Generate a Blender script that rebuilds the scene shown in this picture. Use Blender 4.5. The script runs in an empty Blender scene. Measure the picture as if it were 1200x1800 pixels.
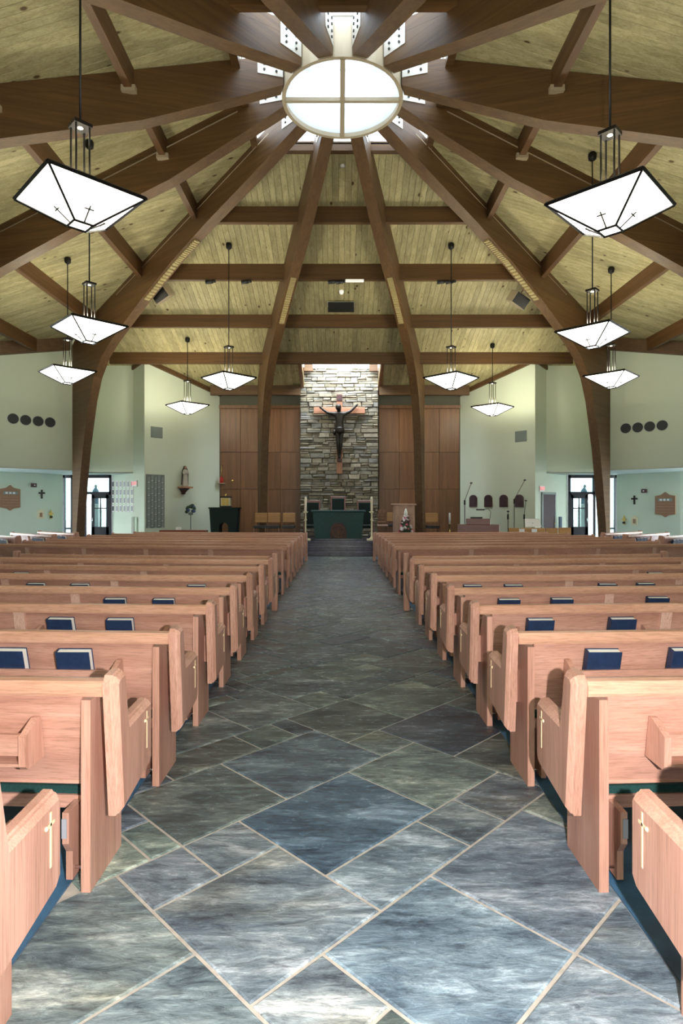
import bpy, bmesh, math, random
from mathutils import Vector, Matrix
random.seed(7)
sc = bpy.context.scene
COL = sc.collection
PI = math.pi
F, VU, VV, CH = 1050.0, 597.0, 892.0, 1.6      # focal length in pixels, vanishing point, camera height

# ------------------------------------------------------------------ camera
cam_d = bpy.data.cameras.new('camera'); cam = bpy.data.objects.new('camera', cam_d); COL.objects.link(cam)
cam.location = (0, 0, CH); cam.rotation_euler = (PI/2, 0, 0)
cam_d.sensor_fit = 'VERTICAL'; cam_d.sensor_height = 36; cam_d.sensor_width = 24; cam_d.lens = 36*F/1800
cam_d.shift_x = (600-VU)/1800; cam_d.shift_y = (VV-900)/1800
cam_d.clip_start = .05; cam_d.clip_end = 300
sc.camera = cam
# ------------------------------------------------------------------ sky, daylight, flash, exposure
SKY = 24.0
w = bpy.data.worlds.new('sky'); sc.world = w; w.use_nodes = True
w.node_tree.nodes['Background'].inputs[0].default_value = (.88, .95, 1, 1)
w.node_tree.nodes['Background'].inputs[1].default_value = SKY
def portal(loc, rot, sx, sy):
    d = bpy.data.lights.new('daylight_portal', 'AREA'); d.shape = 'RECTANGLE'; d.size = sx; d.size_y = sy
    d.cycles.is_portal = True
    o = bpy.data.objects.new('daylight_portal', d); COL.objects.link(o); o.location = loc; o.rotation_euler = rot
portal((.05, 11.3, 10.5), (0, 0, 0), 4.4, 4.4)
portal((-.03, 22.9, 7.75), (math.radians(14), 0, 0), 2.9, 2.6)
for s in (-1, 1): portal((s*13.45, 12.8, 2.1), (0, s*PI/2, 0), 1.2, .8)
fl = bpy.data.lights.new('camera_flash', 'POINT'); fl.energy = 640; fl.color = (1, .95, .92); fl.shadow_soft_size = .02
flo = bpy.data.objects.new('camera_flash', fl); COL.objects.link(flo); flo.location = (.26, -.02, 1.61)
vs = sc.view_settings
vs.view_transform = 'Standard'; vs.look = 'None'; vs.gamma = 1; vs.use_curve_mapping = False; vs.exposure = 0.14
LAMP_W = 150; LAMP_E = 4.0
try:
    sc.cycles.use_denoising = True
    sc.cycles.max_bounces = 10; sc.cycles.diffuse_bounces = 6; sc.cycles.transparent_max_bounces = 12
    sc.cycles.sample_clamp_indirect = 6
except Exception: pass

# ------------------------------------------------------------------ materials
MATS = {}
def _nt(name):
    m = bpy.data.materials.new(name); m.use_nodes = True
    nt = m.node_tree; return m, nt, nt.nodes, nt.links, nt.nodes['Principled BSDF']
def _ramp(N, stops):
    r = N.new('ShaderNodeValToRGB'); e = r.color_ramp.elements
    while len(e) < len(stops): e.new(.5)
    for i, (p, c) in enumerate(stops): e[i].position = p; e[i].color = (*c, 1)
    return r
def _coords(N, L, scale, rnd=True, geo=False):
    mp = N.new('ShaderNodeMapping'); mp.inputs['Scale'].default_value = scale
    if geo:
        g = N.new('ShaderNodeNewGeometry'); src = g.outputs['Position']
    else:
        t = N.new('ShaderNodeTexCoord'); src = t.outputs['Object']
    oi = N.new('ShaderNodeObjectInfo')
    if rnd:
        mul = N.new('ShaderNodeVectorMath'); mul.operation = 'SCALE'; mul.inputs[0].default_value = (17, 31, 23)
        L.new(oi.outputs['Random'], mul.inputs['Scale'])
        ad = N.new('ShaderNodeVectorMath'); L.new(src, ad.inputs[0]); L.new(mul.outputs[0], ad.inputs[1]); src = ad.outputs[0]
    L.new(src, mp.inputs['Vector'])
    return mp.outputs[0], oi.outputs['Random']
def _noise(N, L, vec, sc_, detail=6, rough=.6, dist=0):
    n = N.new('ShaderNodeTexNoise'); n.inputs['Scale'].default_value = sc_; n.inputs['Detail'].default_value = detail
    n.inputs['Roughness'].default_value = rough; n.inputs['Distortion'].default_value = dist
    L.new(vec, n.inputs['Vector']); return n
def _mix(N, L, fac, a, b, mode='MIX'):
    m = N.new('ShaderNodeMix'); m.data_type = 'RGBA'; m.blend_type = mode
    if isinstance(fac, float): m.inputs[0].default_value = fac
    else: L.new(fac, m.inputs[0])
    for i, v in ((6, a), (7, b)):
        if isinstance(v, tuple): m.inputs[i].default_value = (*v, 1)
        else: L.new(v, m.inputs[i])
    return m.outputs[2]
def _bump(N, L, B, h, strength, dist=.01):
    b = N.new('ShaderNodeBump'); b.inputs['Strength'].default_value = strength; b.inputs['Distance'].default_value = dist
    L.new(h, b.inputs['Height']); L.new(b.outputs[0], B.inputs['Normal'])
def plain(name, col, rough=.5, metal=0, noise=.0, nscale=20, bump=0, emit=None, es=0, spec=.5):
    m, nt, N, L, B = _nt(name)
    B.inputs['Base Color'].default_value = (*col, 1); B.inputs['Roughness'].default_value = rough; B.inputs['Metallic'].default_value = metal
    B.inputs['Specular IOR Level'].default_value = spec
    if noise or bump:
        v, r = _coords(N, L, (1, 1, 1))
        n = _noise(N, L, v, nscale)
        if noise:
            rp = _ramp(N, [(.3, tuple(c*(1-noise) for c in col)), (.7, tuple(min(1, c*(1+noise)) for c in col))])
            L.new(n.outputs['Fac'], rp.inputs[0]); L.new(rp.outputs[0], B.inputs['Base Color'])
        if bump: _bump(N, L, B, n.outputs['Fac'], bump)
    if emit:
        B.inputs['Emission Color'].default_value = (*emit, 1); B.inputs['Emission Strength'].default_value = es
    MATS[name] = m; return m
def wood(name, axis, c1, c2, rough=.35, vary=.12, fine=150, knots=False, spec=.5):
    """timber with grain along the local axis"""
    m, nt, N, L, B = _nt(name)
    s = [1, 1, 1]; s['xyz'.index(axis)] = .03
    v, r = _coords(N, L, tuple(s))
    n1 = _noise(N, L, v, 9, 3, .5, .8); n2 = _noise(N, L, v, fine, 4, .7)
    rp = _ramp(N, [(.32, c2), (.5, tuple((a+b)/2 for a, b in zip(c1, c2))), (.68, c1)])
    L.new(n1.outputs['Fac'], rp.inputs[0])
    rp2 = _ramp(N, [(.36, (.74, .72, .70)), (.52, (.98, .98, .98)), (.7, (1.05, 1.05, 1.05))]); L.new(n2.outputs['Fac'], rp2.inputs[0])
    c = _mix(N, L, 1.0, rp.outputs[0], rp2.outputs[0], 'MULTIPLY')
    hv = N.new('ShaderNodeHueSaturation'); mr = N.new('ShaderNodeMapRange'); mr.inputs[3].default_value = 1-vary; mr.inputs[4].default_value = 1+vary
    L.new(r, mr.inputs[0]); L.new(mr.outputs[0], hv.inputs['Value']); L.new(c, hv.inputs['Color']); c = hv.outputs[0]
    if knots:
        v2, _ = _coords(N, L, tuple(.55 if i == 'xyz'.index(axis) else 1 for i in range(3)))
        vo = N.new('ShaderNodeTexVoronoi'); vo.inputs['Scale'].default_value = 3.0; L.new(v2, vo.inputs['Vector'])
        rk = _ramp(N, [(.07, (.2, .13, .07)), (.13, (1, 1, 1))]); L.new(vo.outputs['Distance'], rk.inputs[0])
        c = _mix(N, L, 1.0, c, rk.outputs[0], 'MULTIPLY')
    L.new(c, B.inputs['Base Color']); B.inputs['Roughness'].default_value = rough; B.inputs['Specular IOR Level'].default_value = spec
    _bump(N, L, B, n2.outputs['Fac'], .12, .004)
    MATS[name] = m; return m
OAK1, OAK2 = (.62, .35, .27), (.47, .24, .175)
wood('oak_x', 'x', OAK1, OAK2, .33, .08); wood('oak_y', 'y', OAK1, OAK2, .33, .08); wood('oak_z', 'z', OAK1, OAK2, .33, .08)
wood('oak_batten', 'z', (.80, .52, .42), (.68, .42, .33), .33, .05)
wood('oak_rail', 'x', (.65, .375, .265), (.53, .28, .19), .3, .06)
wood('glulam', 'x', (.135, .068, .021), (.085, .041, .013), .55, .06, 40)
wood('glulam_y', 'y', (.15, .072, .023), (.092, .043, .014), .55, .08, 40)
wood('pine_y', 'y', (.52, .47, .26), (.37, .325, .165), .6, .16, 60, True, .3)
wood('pine_x', 'x', (.52, .47, .26), (.37, .325, .165), .6, .16, 60, True, .3)
wood('panel_wood', 'z', (.26, .12, .05), (.18, .08, .033), .38, .12, 60)
wood('cross_wood', 'z', (.56, .27, .16), (.42, .19, .11), .45, .08)
wood('cross_wood_x', 'x', (.56, .27, .16), (.42, .19, .11), .45, .08)
wood('tan_wood', 'x', (.50, .27, .10), (.40, .20, .07), .35, .08)
wood('red_wood', 'x', (.22, .06, .035), (.15, .04, .025), .3, .08)
wood('ambo_wood', 'z', (.55, .35, .26), (.45, .28, .2), .4, .05)
plain('wall_paint', (.66, .74, .60), .85, noise=.04, nscale=60, bump=.25)
plain('soffit_paint', (.62, .68, .6), .85)
plain('dark_plaster', (.12, .115, .085), .8)
plain('blue_floor', (.05, .125, .22), .45, noise=.35, nscale=9)
plain('grout', (.44, .40, .35), .75, noise=.18, nscale=25, bump=.2)
plain('step_stone', (.045, .045, .075), .2, noise=.4, nscale=7, bump=.1)
plain('black', (.012, .012, .013), .4); plain('black_metal', (.018, .016, .015), .35, .6)
plain('dark_frame', (.008, .010, .015), .6)
plain('steel', (.62, .60, .55), .45, .35); plain('tan_steel', (.46, .38, .26), .5, .2); plain('chrome', (.75, .75, .78), .15, 1)
plain('brass', (.75, .55, .2), .25, 1); plain('bolt', (.05, .045, .04), .5, .5)
plain('navy', (.012, .03, .085), .55, noise=.25, nscale=40); plain('page', (.85, .84, .8), .8)
plain('green_cushion', (.006, .045, .042), .9, noise=.3, nscale=120); plain('altar_green', (.005, .05, .05), .55, noise=.3, nscale=18)
plain('green_black', (.004, .018, .015), .85); plain('grey_pad', (.33, .34, .38), .5)
plain('inlay', (.85, .66, .42), .4); plain('bronze', (.022, .018, .014), .35, .5, noise=.4, nscale=12)
plain('maroon', (.06, .022, .02), .5, noise=.4, nscale=14); plain('white', (.85, .85, .83), .5); plain('candle_wax', (.85, .78, .6), .5)
plain('grille', (.16, .19, .18), .6); plain('vent_grey', (.22, .27, .25), .5); plain('vent_dark', (.02, .025, .03), .6)
plain('corrugated', (.36, .29, .13), .6); plain('plaque', (.30, .16, .085), .5, noise=.15, nscale=30); plain('ivory', (.75, .68, .45), .5)
plain('gold', (.72, .52, .16), .3, .9); plain('red_glass', (.30, .012, .012), .2, emit=(1, .05, .02), es=.05)
plain('robe_blue', (.10, .17, .24), .6); plain('robe_white', (.55, .52, .44), .6); plain('skin', (.5, .3, .2), .6)
plain('exit_red', (.7, .1, .1), .5, emit=(1, .22, .2), es=.9); plain('door_brown', (.05, .025, .03), .6)
plain('leaf', (.03, .07, .03), .6); plain('rose', (.5, .09, .14), .6); plain('bloom', (.75, .66, .66), .6); plain('blue_bloom', (.08, .13, .28), .6)
plain('concrete', (.5, .5, .48), .8, noise=.1, nscale=3); plain('photo_grey', (.3, .31, .32), .5)
plain('spot_glow', (1, .95, .8), .5, emit=(1, .9, .7), es=6); plain('dome_glow', (.8, .8, .75), .5, emit=(1, .95, .85), es=.5)
def special():
    m, nt, N, L, B = _nt('lamp_glass'); MATS['lamp_glass'] = m
    B.inputs['Base Color'].default_value = (.9, .88, .82, 1); B.inputs['Emission Color'].default_value = (1, .96, .86, 1); B.inputs['Emission Strength'].default_value = LAMP_E
    m, nt, N, L, B = _nt('glass'); MATS['glass'] = m                       # thin clear glazing
    o = N['Material Output']; t = N.new('ShaderNodeBsdfTransparent'); g = N.new('ShaderNodeBsdfGlossy'); g.inputs['Roughness'].default_value = .02
    mx = N.new('ShaderNodeMixShader'); mx.inputs[0].default_value = .05; L.new(t.outputs[0], mx.inputs[1]); L.new(g.outputs[0], mx.inputs[2]); L.new(mx.outputs[0], o.inputs[0])
    t.inputs[0].default_value = (.33, .385, .385, 1)
    m2 = m.copy(); m2.name = 'clear_glass'; MATS['clear_glass'] = m2
    for nd in m2.node_tree.nodes:
        if nd.type == 'BSDF_TRANSPARENT': nd.inputs[0].default_value = (.96, .98, 1, 1)
    m2 = MATS['glass'].copy(); m2.name = 'lantern_glass'; MATS['lantern_glass'] = m2
    for nd in m2.node_tree.nodes:
        if nd.type == 'BSDF_TRANSPARENT': nd.inputs[0].default_value = (.47, .49, .51, 1)     # tinted acrylic
    m, nt, N, L, B = _nt('milk_glass'); MATS['milk_glass'] = m             # skylight acrylic
    o = N['Material Output']; t = N.new('ShaderNodeBsdfTransparent'); g = N.new('ShaderNodeBsdfTranslucent'); g.inputs[0].default_value = (.7, .72, .75, 1); t.inputs[0].default_value = (.75, .77, .8, 1)
    mx = N.new('ShaderNodeMixShader'); mx.inputs[0].default_value = .35; L.new(t.outputs[0], mx.inputs[1]); L.new(g.outputs[0], mx.inputs[2]); L.new(mx.outputs[0], o.inputs[0])
    # slate stamped tiles
    m, nt, N, L, B = _nt('slate'); MATS['slate'] = m
    v, r = _coords(N, L, (.55, 1.9, 1), True, True)
    n1 = _noise(N, L, v, 2.6, 12, .74, .35); n2 = _noise(N, L, v, 13, 12, .78, .7); n3 = _noise(N, L, v, 1.1, 3, .5, .6)
    rp = _ramp(N, [(.33, (.05, .065, .085)), (.44, (.15, .185, .215)), (.54, (.27, .31, .33)), (.66, (.70, .71, .72))]); L.new(n1.outputs['Fac'], rp.inputs[0])
    oi = N.new('ShaderNodeObjectInfo'); c = _mix(N, L, 1.0, rp.outputs[0], oi.outputs['Color'], 'MULTIPLY')
    br = _ramp(N, [(.60, (1, 1, 1)), (.72, (1.05, .86, .62))]); L.new(n3.outputs['Fac'], br.inputs[0])
    c = _mix(N, L, .7, c, br.outputs[0], 'MULTIPLY')
    r2 = _ramp(N, [(.36, (.45, .45, .47)), (.5, (.95, .95, .95)), (.66, (1.3, 1.3, 1.3))]); L.new(n2.outputs['Fac'], r2.inputs[0])
    c = _mix(N, L, 1.0, c, r2.outputs[0], 'MULTIPLY')
    L.new(c, B.inputs['Base Color'])
    rr = _ramp(N, [(.3, (.12, .12, .12)), (.7, (.34, .34, .34))]); L.new(n2.outputs['Fac'], rr.inputs[0]); L.new(rr.outputs[0], B.inputs['Roughness'])
    ad = N.new('ShaderNodeMath'); ad.operation = 'ADD'; L.new(n1.outputs['Fac'], ad.inputs[0])
    ml = N.new('ShaderNodeMath'); ml.operation = 'MULTIPLY'; ml.inputs[1].default_value = .45; L.new(n2.outputs['Fac'], ml.inputs[0]); L.new(ml.outputs[0], ad.inputs[1])
    _bump(N, L, B, ad.outputs[0], .55, .03)
    # rubble stone of the altar wall
    m, nt, N, L, B = _nt('rubble'); MATS['rubble'] = m
    v, r = _coords(N, L, (1, 1, 1), True, True)
    n = _noise(N, L, v, 7, 8, .7)
    tint = _ramp(N, [(0, (.20, .17, .11)), (.25, (.33, .29, .21)), (.5, (.24, .235, .20)), (.7, (.40, .35, .25)), (.88, (.17, .165, .14)), (1, (.36, .34, .30))]); L.new(r, tint.inputs[0])
    r2 = _ramp(N, [(.3, (.6, .6, .6)), (.7, (1.25, 1.25, 1.25))]); L.new(n.outputs['Fac'], r2.inputs[0])
    c = _mix(N, L, 1.0, tint.outputs[0], r2.outputs[0], 'MULTIPLY'); L.new(c, B.inputs['Base Color']); B.inputs['Roughness'].default_value = .85
    _bump(N, L, B, n.outputs['Fac'], .6, .03)
special()
plain('mortar', (.10, .095, .08), .9)

# ------------------------------------------------------------------ mesh helpers
class MB:
    def __init__(s): s.v = []; s.f = []; s.sm = []
    def add(s, vs, fs, smooth=False):
        o = len(s.v); s.v += [tuple(p) for p in vs]; s.f += [tuple(i+o for i in f) for f in fs]; s.sm += [smooth]*len(fs); return s
    def box(s, x0, x1, y0, y1, z0, z1):
        return s.add([(x0,y0,z0),(x1,y0,z0),(x1,y1,z0),(x0,y1,z0),(x0,y0,z1),(x1,y0,z1),(x1,y1,z1),(x0,y1,z1)],
                     [(0,3,2,1),(4,5,6,7),(0,1,5,4),(1,2,6,5),(2,3,7,6),(3,0,4,7)])
    def bbox(s, x0, x1, y0, y1, z0, z1, b=.01):
        """box with chamfered edges"""
        bm = bmesh.new(); bmesh.ops.create_cube(bm, size=1)
        for v in bm.verts: v.co = ((x0+x1)/2+v.co.x*(x1-x0), (y0+y1)/2+v.co.y*(y1-y0), (z0+z1)/2+v.co.z*(z1-z0))
        bmesh.ops.bevel(bm, geom=list(bm.edges), offset=b, segments=1, affect='EDGES', profile=.5)
        return s.bm(bm)
    def bm(s, bm, smooth=False):
        bm.verts.index_update(); s.add([v.co for v in bm.verts], [[v.index for v in f.verts] for f in bm.faces], smooth); bm.free(); return s
    def prism(s, pts, fn, d0, d1):
        """polygon pts (p,q) extruded from d0 to d1; fn(p,q,d)->xyz"""
        n = len(pts); vs = [fn(p, q, d0) for p, q in pts]+[fn(p, q, d1) for p, q in pts]
        return s.add(vs, [tuple(range(n))[::-1], tuple(range(n, 2*n))]+[(i, (i+1) % n, n+(i+1) % n, n+i) for i in range(n)])
    def rings(s, rings, closed=True, caps=True, smooth=False):
        n = len(rings[0]); vs = [p for r in rings for p in r]; fs = []
        for k in range(len(rings)-1):
            for i in range(n if closed else n-1):
                j = (i+1) % n; fs.append((k*n+i, k*n+j, (k+1)*n+j, (k+1)*n+i))
        s.add(vs, fs, smooth)
        if caps and closed:
            o = len(s.v)-len(vs); s.f += [tuple(o+i for i in range(n))[::-1], tuple(o+len(vs)-n+i for i in range(n))]; s.sm += [False, False]
        return s
    def lathe(s, prof, c=(0, 0, 0), n=16, smooth=True, sx=1, sy=1):
        return s.rings([[(c[0]+r*sx*math.cos(2*PI*i/n), c[1]+r*sy*math.sin(2*PI*i/n), c[2]+z) for i in range(n)] for r, z in prof], smooth=smooth)
    def tube(s, pts, r, n=8, smooth=True):
        pts = [Vector(p) for p in pts]; R = r if isinstance(r, (list, tuple)) else [r]*len(pts); rings = []
        for i, p in enumerate(pts):
            d = (pts[min(i+1, len(pts)-1)]-pts[max(i-1, 0)]).normalized()
            a = Vector((0, 0, 1)) if abs(d.z) < .9 else Vector((1, 0, 0)); u = d.cross(a).normalized(); q = d.cross(u)
            rings.append([p+u*R[i]*math.cos(2*PI*k/n)+q*R[i]*math.sin(2*PI*k/n) for k in range(n)])
        return s.rings(rings, smooth=smooth)
    def ball(s, c, r, sz=(1, 1, 1), u=10, v=7):
        return s.rings([[(c[0]+r*sz[0]*math.sin(PI*(k+.02)/(v+.04))*math.cos(2*PI*i/u), c[1]+r*sz[1]*math.sin(PI*(k+.02)/(v+.04))*math.sin(2*PI*i/u), c[2]-r*sz[2]*math.cos(PI*(k+.02)/(v+.04))) for i in range(u)] for k in range(v+1)], smooth=True)
    def map(s, fn): s.v = [tuple(fn(*p)) for p in s.v]; return s
    def mesh(s, name, mat):
        me = bpy.data.meshes.new(name); me.from_pydata(s.v, [], s.f)
        bm = bmesh.new(); bm.from_mesh(me); bmesh.ops.recalc_face_normals(bm, faces=bm.faces); bm.to_mesh(me); bm.free()
        if any(s.sm): me.polygons.foreach_set('use_smooth', s.sm)
        me.materials.append(MATS[mat]); return me
    def build(s, name, mat, parent=None): return link(name, s.mesh(name, mat), parent)
def link(name, me, parent=None):
    o = bpy.data.objects.new(name, me); COL.objects.link(o)
    if parent: o.parent = parent
    return o
def tag(o, label, cat, group=None):
    o['label'] = label; o['category'] = cat
    if group: o['group'] = group
    return o
def thing(name, label, cat, loc=(0, 0, 0), rz=0, group=None):
    o = bpy.data.objects.new(name, None); COL.objects.link(o); o.location = loc; o.rotation_euler = (0, 0, rz); o.empty_display_size = .1
    return tag(o, label, cat, group)
def struct(o, label=None):
    o['kind'] = 'structure'
    if label: o['label'] = label
    return o
def copy_tree(o, parent=None):
    c = o.copy(); COL.objects.link(c)
    if parent: c.parent = parent
    for ch in o.children: copy_tree(ch, c)
    return c
def at(u, v, Y): return ((u-VU)/F*Y, Y, CH+(VV-v)/F*Y)
def skin_mesh(name, joints, edges, radii, mat, parent=None, levels=2, root=0):
    me = bpy.data.meshes.new(name); me.from_pydata(joints, edges, []); o = bpy.data.objects.new(name, me); COL.objects.link(o)
    o.modifiers.new('skin', 'SKIN'); sv = me.skin_vertices[0].data
    for i, r in enumerate(radii):
        sv[i].radius = r if isinstance(r, tuple) else (r, r); sv[i].use_root = (i == root)
    m = o.modifiers.new('sub', 'SUBSURF'); m.levels = m.render_levels = levels
    dg = bpy.context.evaluated_depsgraph_get(); dg.update()
    nm = bpy.data.meshes.new_from_object(o.evaluated_get(dg)); bpy.data.objects.remove(o); nm.materials.clear(); nm.materials.append(MATS[mat]); nm.name = name
    nm.polygons.foreach_set('use_smooth', [True]*len(nm.polygons))
    return link(name, nm, parent)
def inset(pts, d):
    """inward offset of a CCW polygon"""
    n = len(pts); out = []
    for i in range(n):
        a, b, c = Vector(pts[i-1]), Vector(pts[i]), Vector(pts[(i+1) % n])
        e1 = (b-a).normalized(); e2 = (c-b).normalized(); n1 = Vector((-e1.y, e1.x)); n2 = Vector((-e2.y, e2.x))
        k = 1+n1.dot(n2); out.append(tuple(b+(n1+n2)*(d/max(k, .35))))
    return out
ORD = ['first', 'second', 'third', 'fourth', 'fifth', 'sixth', 'seventh', 'eighth', 'ninth', 'tenth']

# ================================================================== THE ROOM
D, XC = 11.3, .05                                 # plan centre of the roof
def deck(a): return 10.19-.307*a                  # underside of the roof boards at distance a from the centre, towards the eave
EAVE = 13.45
AISLE = 1.15
# ---- floor
g = MB().box(-60, 60, -40, 80, -.3, -.06).build('floor_outside', 'concrete'); struct(g, 'pale concrete ground outside the building')
fb = MB(); fb.box(-AISLE, AISLE, -2.4, 19.5, -.05, -.008)
fl_ = struct(fb.build('floor', 'grout'), 'slate patterned aisle floor with pale grout')
fb = MB()
for s in (-1, 1): fb.box(*sorted((s*AISLE, s*13.4)), -2.4, 24.6, -.05, 0)
struct(fb.build('floor_carpet', 'blue_floor'), 'dark blue floor under the pews')
# slate tiles on a half unit grid turned 45 degrees; cell = .2275 in (x+y), (y-x)
H = .2275; S0, T0 = 1.63, 1.30
occ = {}; tiles = []
def put(i, j, a, b):
    for p in range(i, i+a):
        for q in range(j, j+b): occ[(p, q)] = 1
    tiles.append((i, j, a, b))
for i, j, a, b in [(4,6,5,4),(4,4,4,2),(8,4,2,2),(10,4,3,2),(9,6,4,4),(2,8,2,2),(0,4,4,4),(0,8,2,2),(-4,6,4,4),(-4,2,4,4),(2,0,4,4),(0,2,2,2),(6,0,5,4),
                   (2,10,4,4),(6,10,5,4),(11,10,2,2),(6,-4,4,4),(2,-4,4,4),(-2,14,6,2) ]:
    put(i, j, a, b)
def clip(poly, ax, lim, keep_less):
    out = []
    for k in range(len(poly)):
        p, q = poly[k-1], poly[k]; ip = (p[ax] <= lim) == keep_less; iq = (q[ax] <= lim) == keep_less
        if ip != iq:
            t = (lim-p[ax])/(q[ax]-p[ax]); out.append((p[0]+t*(q[0]-p[0]), p[1]+t*(q[1]-p[1])))
        if iq: out.append(q)
    return out
rnd = random.Random(11)
def st(i, j): return S0+H*i, T0+H*j
def xy(S, T): return (S-T)/2, (S+T)/2
for k in range(-24, 190):
    for i in range(-20, 100):
        j = k-i
        if (i, j) in occ: continue
        S, T = st(i, j); x, y = xy(S, T)
        if abs(x) > AISLE+.5 or y < -1.2 or y > 19.6: continue
        opts = [(4,4),(4,4),(4,2),(2,4),(2,2),(5,4),(4,5)]; rnd.shuffle(opts); opts += [(3,3),(2,2),(2,1),(1,2),(1,1)]
        for a, b in opts:
            if not any((i+p, j+q) in occ for p in range(a) for q in range(b)): put(i, j, a, b); break
G_ = .011
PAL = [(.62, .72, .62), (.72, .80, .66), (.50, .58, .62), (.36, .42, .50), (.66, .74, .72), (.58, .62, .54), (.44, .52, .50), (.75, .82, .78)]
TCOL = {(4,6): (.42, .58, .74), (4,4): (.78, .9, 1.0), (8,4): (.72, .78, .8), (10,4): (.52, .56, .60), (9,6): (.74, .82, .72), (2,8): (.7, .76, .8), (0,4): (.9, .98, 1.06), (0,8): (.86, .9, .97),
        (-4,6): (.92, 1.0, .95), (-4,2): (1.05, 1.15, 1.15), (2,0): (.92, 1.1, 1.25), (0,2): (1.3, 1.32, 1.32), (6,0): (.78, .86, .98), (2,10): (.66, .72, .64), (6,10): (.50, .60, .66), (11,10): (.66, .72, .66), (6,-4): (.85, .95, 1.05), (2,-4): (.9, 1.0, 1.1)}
for i, j, a, b in tiles:
    s0, t0 = st(i, j); s1, t1 = st(i+a, j+b)
    poly = [xy(s0+G_, t0+G_), xy(s1-G_, t0+G_), xy(s1-G_, t1-G_), xy(s0+G_, t1-G_)]
    for ax, lim, kl in ((0, AISLE-.004, True), (0, -AISLE+.004, False), (1, -1.5, False), (1, 19.48, True)):
        if poly: poly = clip(poly, ax, lim, kl)
    if len(poly) < 3: continue
    if abs(sum(poly[n-1][0]*poly[n][1]-poly[n][0]*poly[n-1][1] for n in range(len(poly))))/2 < .004: continue
    area = sum(poly[n-1][0]*poly[n][1]-poly[n][0]*poly[n-1][1] for n in range(len(poly)))
    if area < 0: poly = poly[::-1]
    try:
        top = inset(poly, .006)
        m = MB().rings([[(x, y, -.03) for x, y in poly], [(x, y, -.004) for x, y in poly], [(x, y, 0) for x, y in top]])
        o_ = m.build('slate_tile', 'slate', fl_); o_.color = (*TCOL.get((i, j), tuple((.74 if poly[0][1] > 3.2 else 1.3)*c_ for c_ in rnd.choice(PAL))), 1)  # near tiles brighter, far ones darker: flash falloff put into the tint
    except Exception: pass

# ---- roof boards
def rot(th, x, a):                                 # roof face coordinates: x along the eave, a outwards -> world xy
    c, s_ = math.cos(th), math.sin(th); return XC+x*c-a*s_, D+x*s_+a*c
PW = .152
HOLE = (1.47, 10.35)                               # half width and start of the light slot over the altar wall
for nm, th, mat, lim, lab in (('ceiling_front', 0, 'pine_y', EAVE, 'knotty pine board ceiling sloping down to the altar wall'),
                         ('ceiling_left', PI/2, 'pine_x', EAVE, 'knotty pine board ceiling sloping down to the left wall'),
                         ('ceiling_right', -PI/2, 'pine_x', EAVE, 'knotty pine board ceiling sloping down to the right wall'),
                         ('ceiling_back', PI, 'pine_y', EAVE, 'knotty pine board ceiling behind the round skylight')):
    base = MB(); pl = []
    n = int(2*lim/PW)
    for k in range(n):
        x0 = -lim+k*PW; x1 = x0+PW; xm = (x0+x1)/2
        a0l, a0r = max(abs(x0), 1.9), max(abs(x1), 1.9)
        if min(a0l, a0r) >= lim-.01: continue
        a0l = min(a0l, lim); a0r = min(a0r, lim); a1 = lim
        if th == 0 and abs(xm) < HOLE[0]: a1 = HOLE[1]
        q = []
        for dz in (.055, .03): q.append([(*rot(th, x, a), deck(a)+dz) for x, a in ((x0, a0l), (x1, a0r), (x1, a1), (x0, a1))])
        base.rings(q)
        if th == PI and abs(xm) > 5: continue
        g2 = .002
        corners = [(x0+g2, a0l), (x1-g2, a0r), (x1-g2, a1), (x0+g2, a1)]; ci = [(x0+g2+.005, a0l), (x1-g2-.005, a0r), (x1-g2-.005, a1), (x0+g2+.005, a1)]
        if nm in ('ceiling_left', 'ceiling_right') and rot(th, xm, 5)[1] < -1.5: continue
        pl.append(MB().rings([[(*rot(th, x, a), deck(a)+.03) for x, a in corners], [(*rot(th, x, a), deck(a)+.006) for x, a in corners], [(*rot(th, x, a), deck(a)) for x, a in ci]]))
    c = struct(base.build(nm, mat), lab)
    for m in pl: m.build('plank', mat, c)
    # purlins: horizontal timbers between the arches, each with its steel hanger
    t15 = math.tan(math.radians(15))
    for a, zb, ext in ((3.63, 8.70, None), (5.63, 8.03, None), (7.9, 7.38, None), (10.03, 6.72, 8.25)):
        e = ext or a
        for xa, xb in ((-e, -t15*a), (-t15*a, t15*a), (t15*a, e)):
            if nm == 'ceiling_back' and a > 6: continue
            pm = 'glulam' if th in (0, PI) else 'glulam_y'
            q = [[(*rot(th, x, aa), z) for aa, z in ((a-.065, zb), (a+.065, zb), (a+.065, deck(a+.065)-.002), (a-.065, deck(a-.065)-.002))] for x in (xa, xb)]
            p = MB().rings(q).build('purlin', pm, c)
            if a < 6 and nm != 'ceiling_front':
                for x in (xa, xb):
                    if abs(x) > e-.1: continue
                    sg = 1 if x == xa else -1; hb = MB()
                    q = [[(*rot(th, xx, aa), z) for aa, z in ((a-.12, zb-.05), (a+.12, zb-.05), (a+.12, zb+.05), (a-.12, zb+.05))] for xx in (x+sg*.13, x+sg*.24)]
                    hb.rings(q).build('hanger', 'tan_steel', p)
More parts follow.
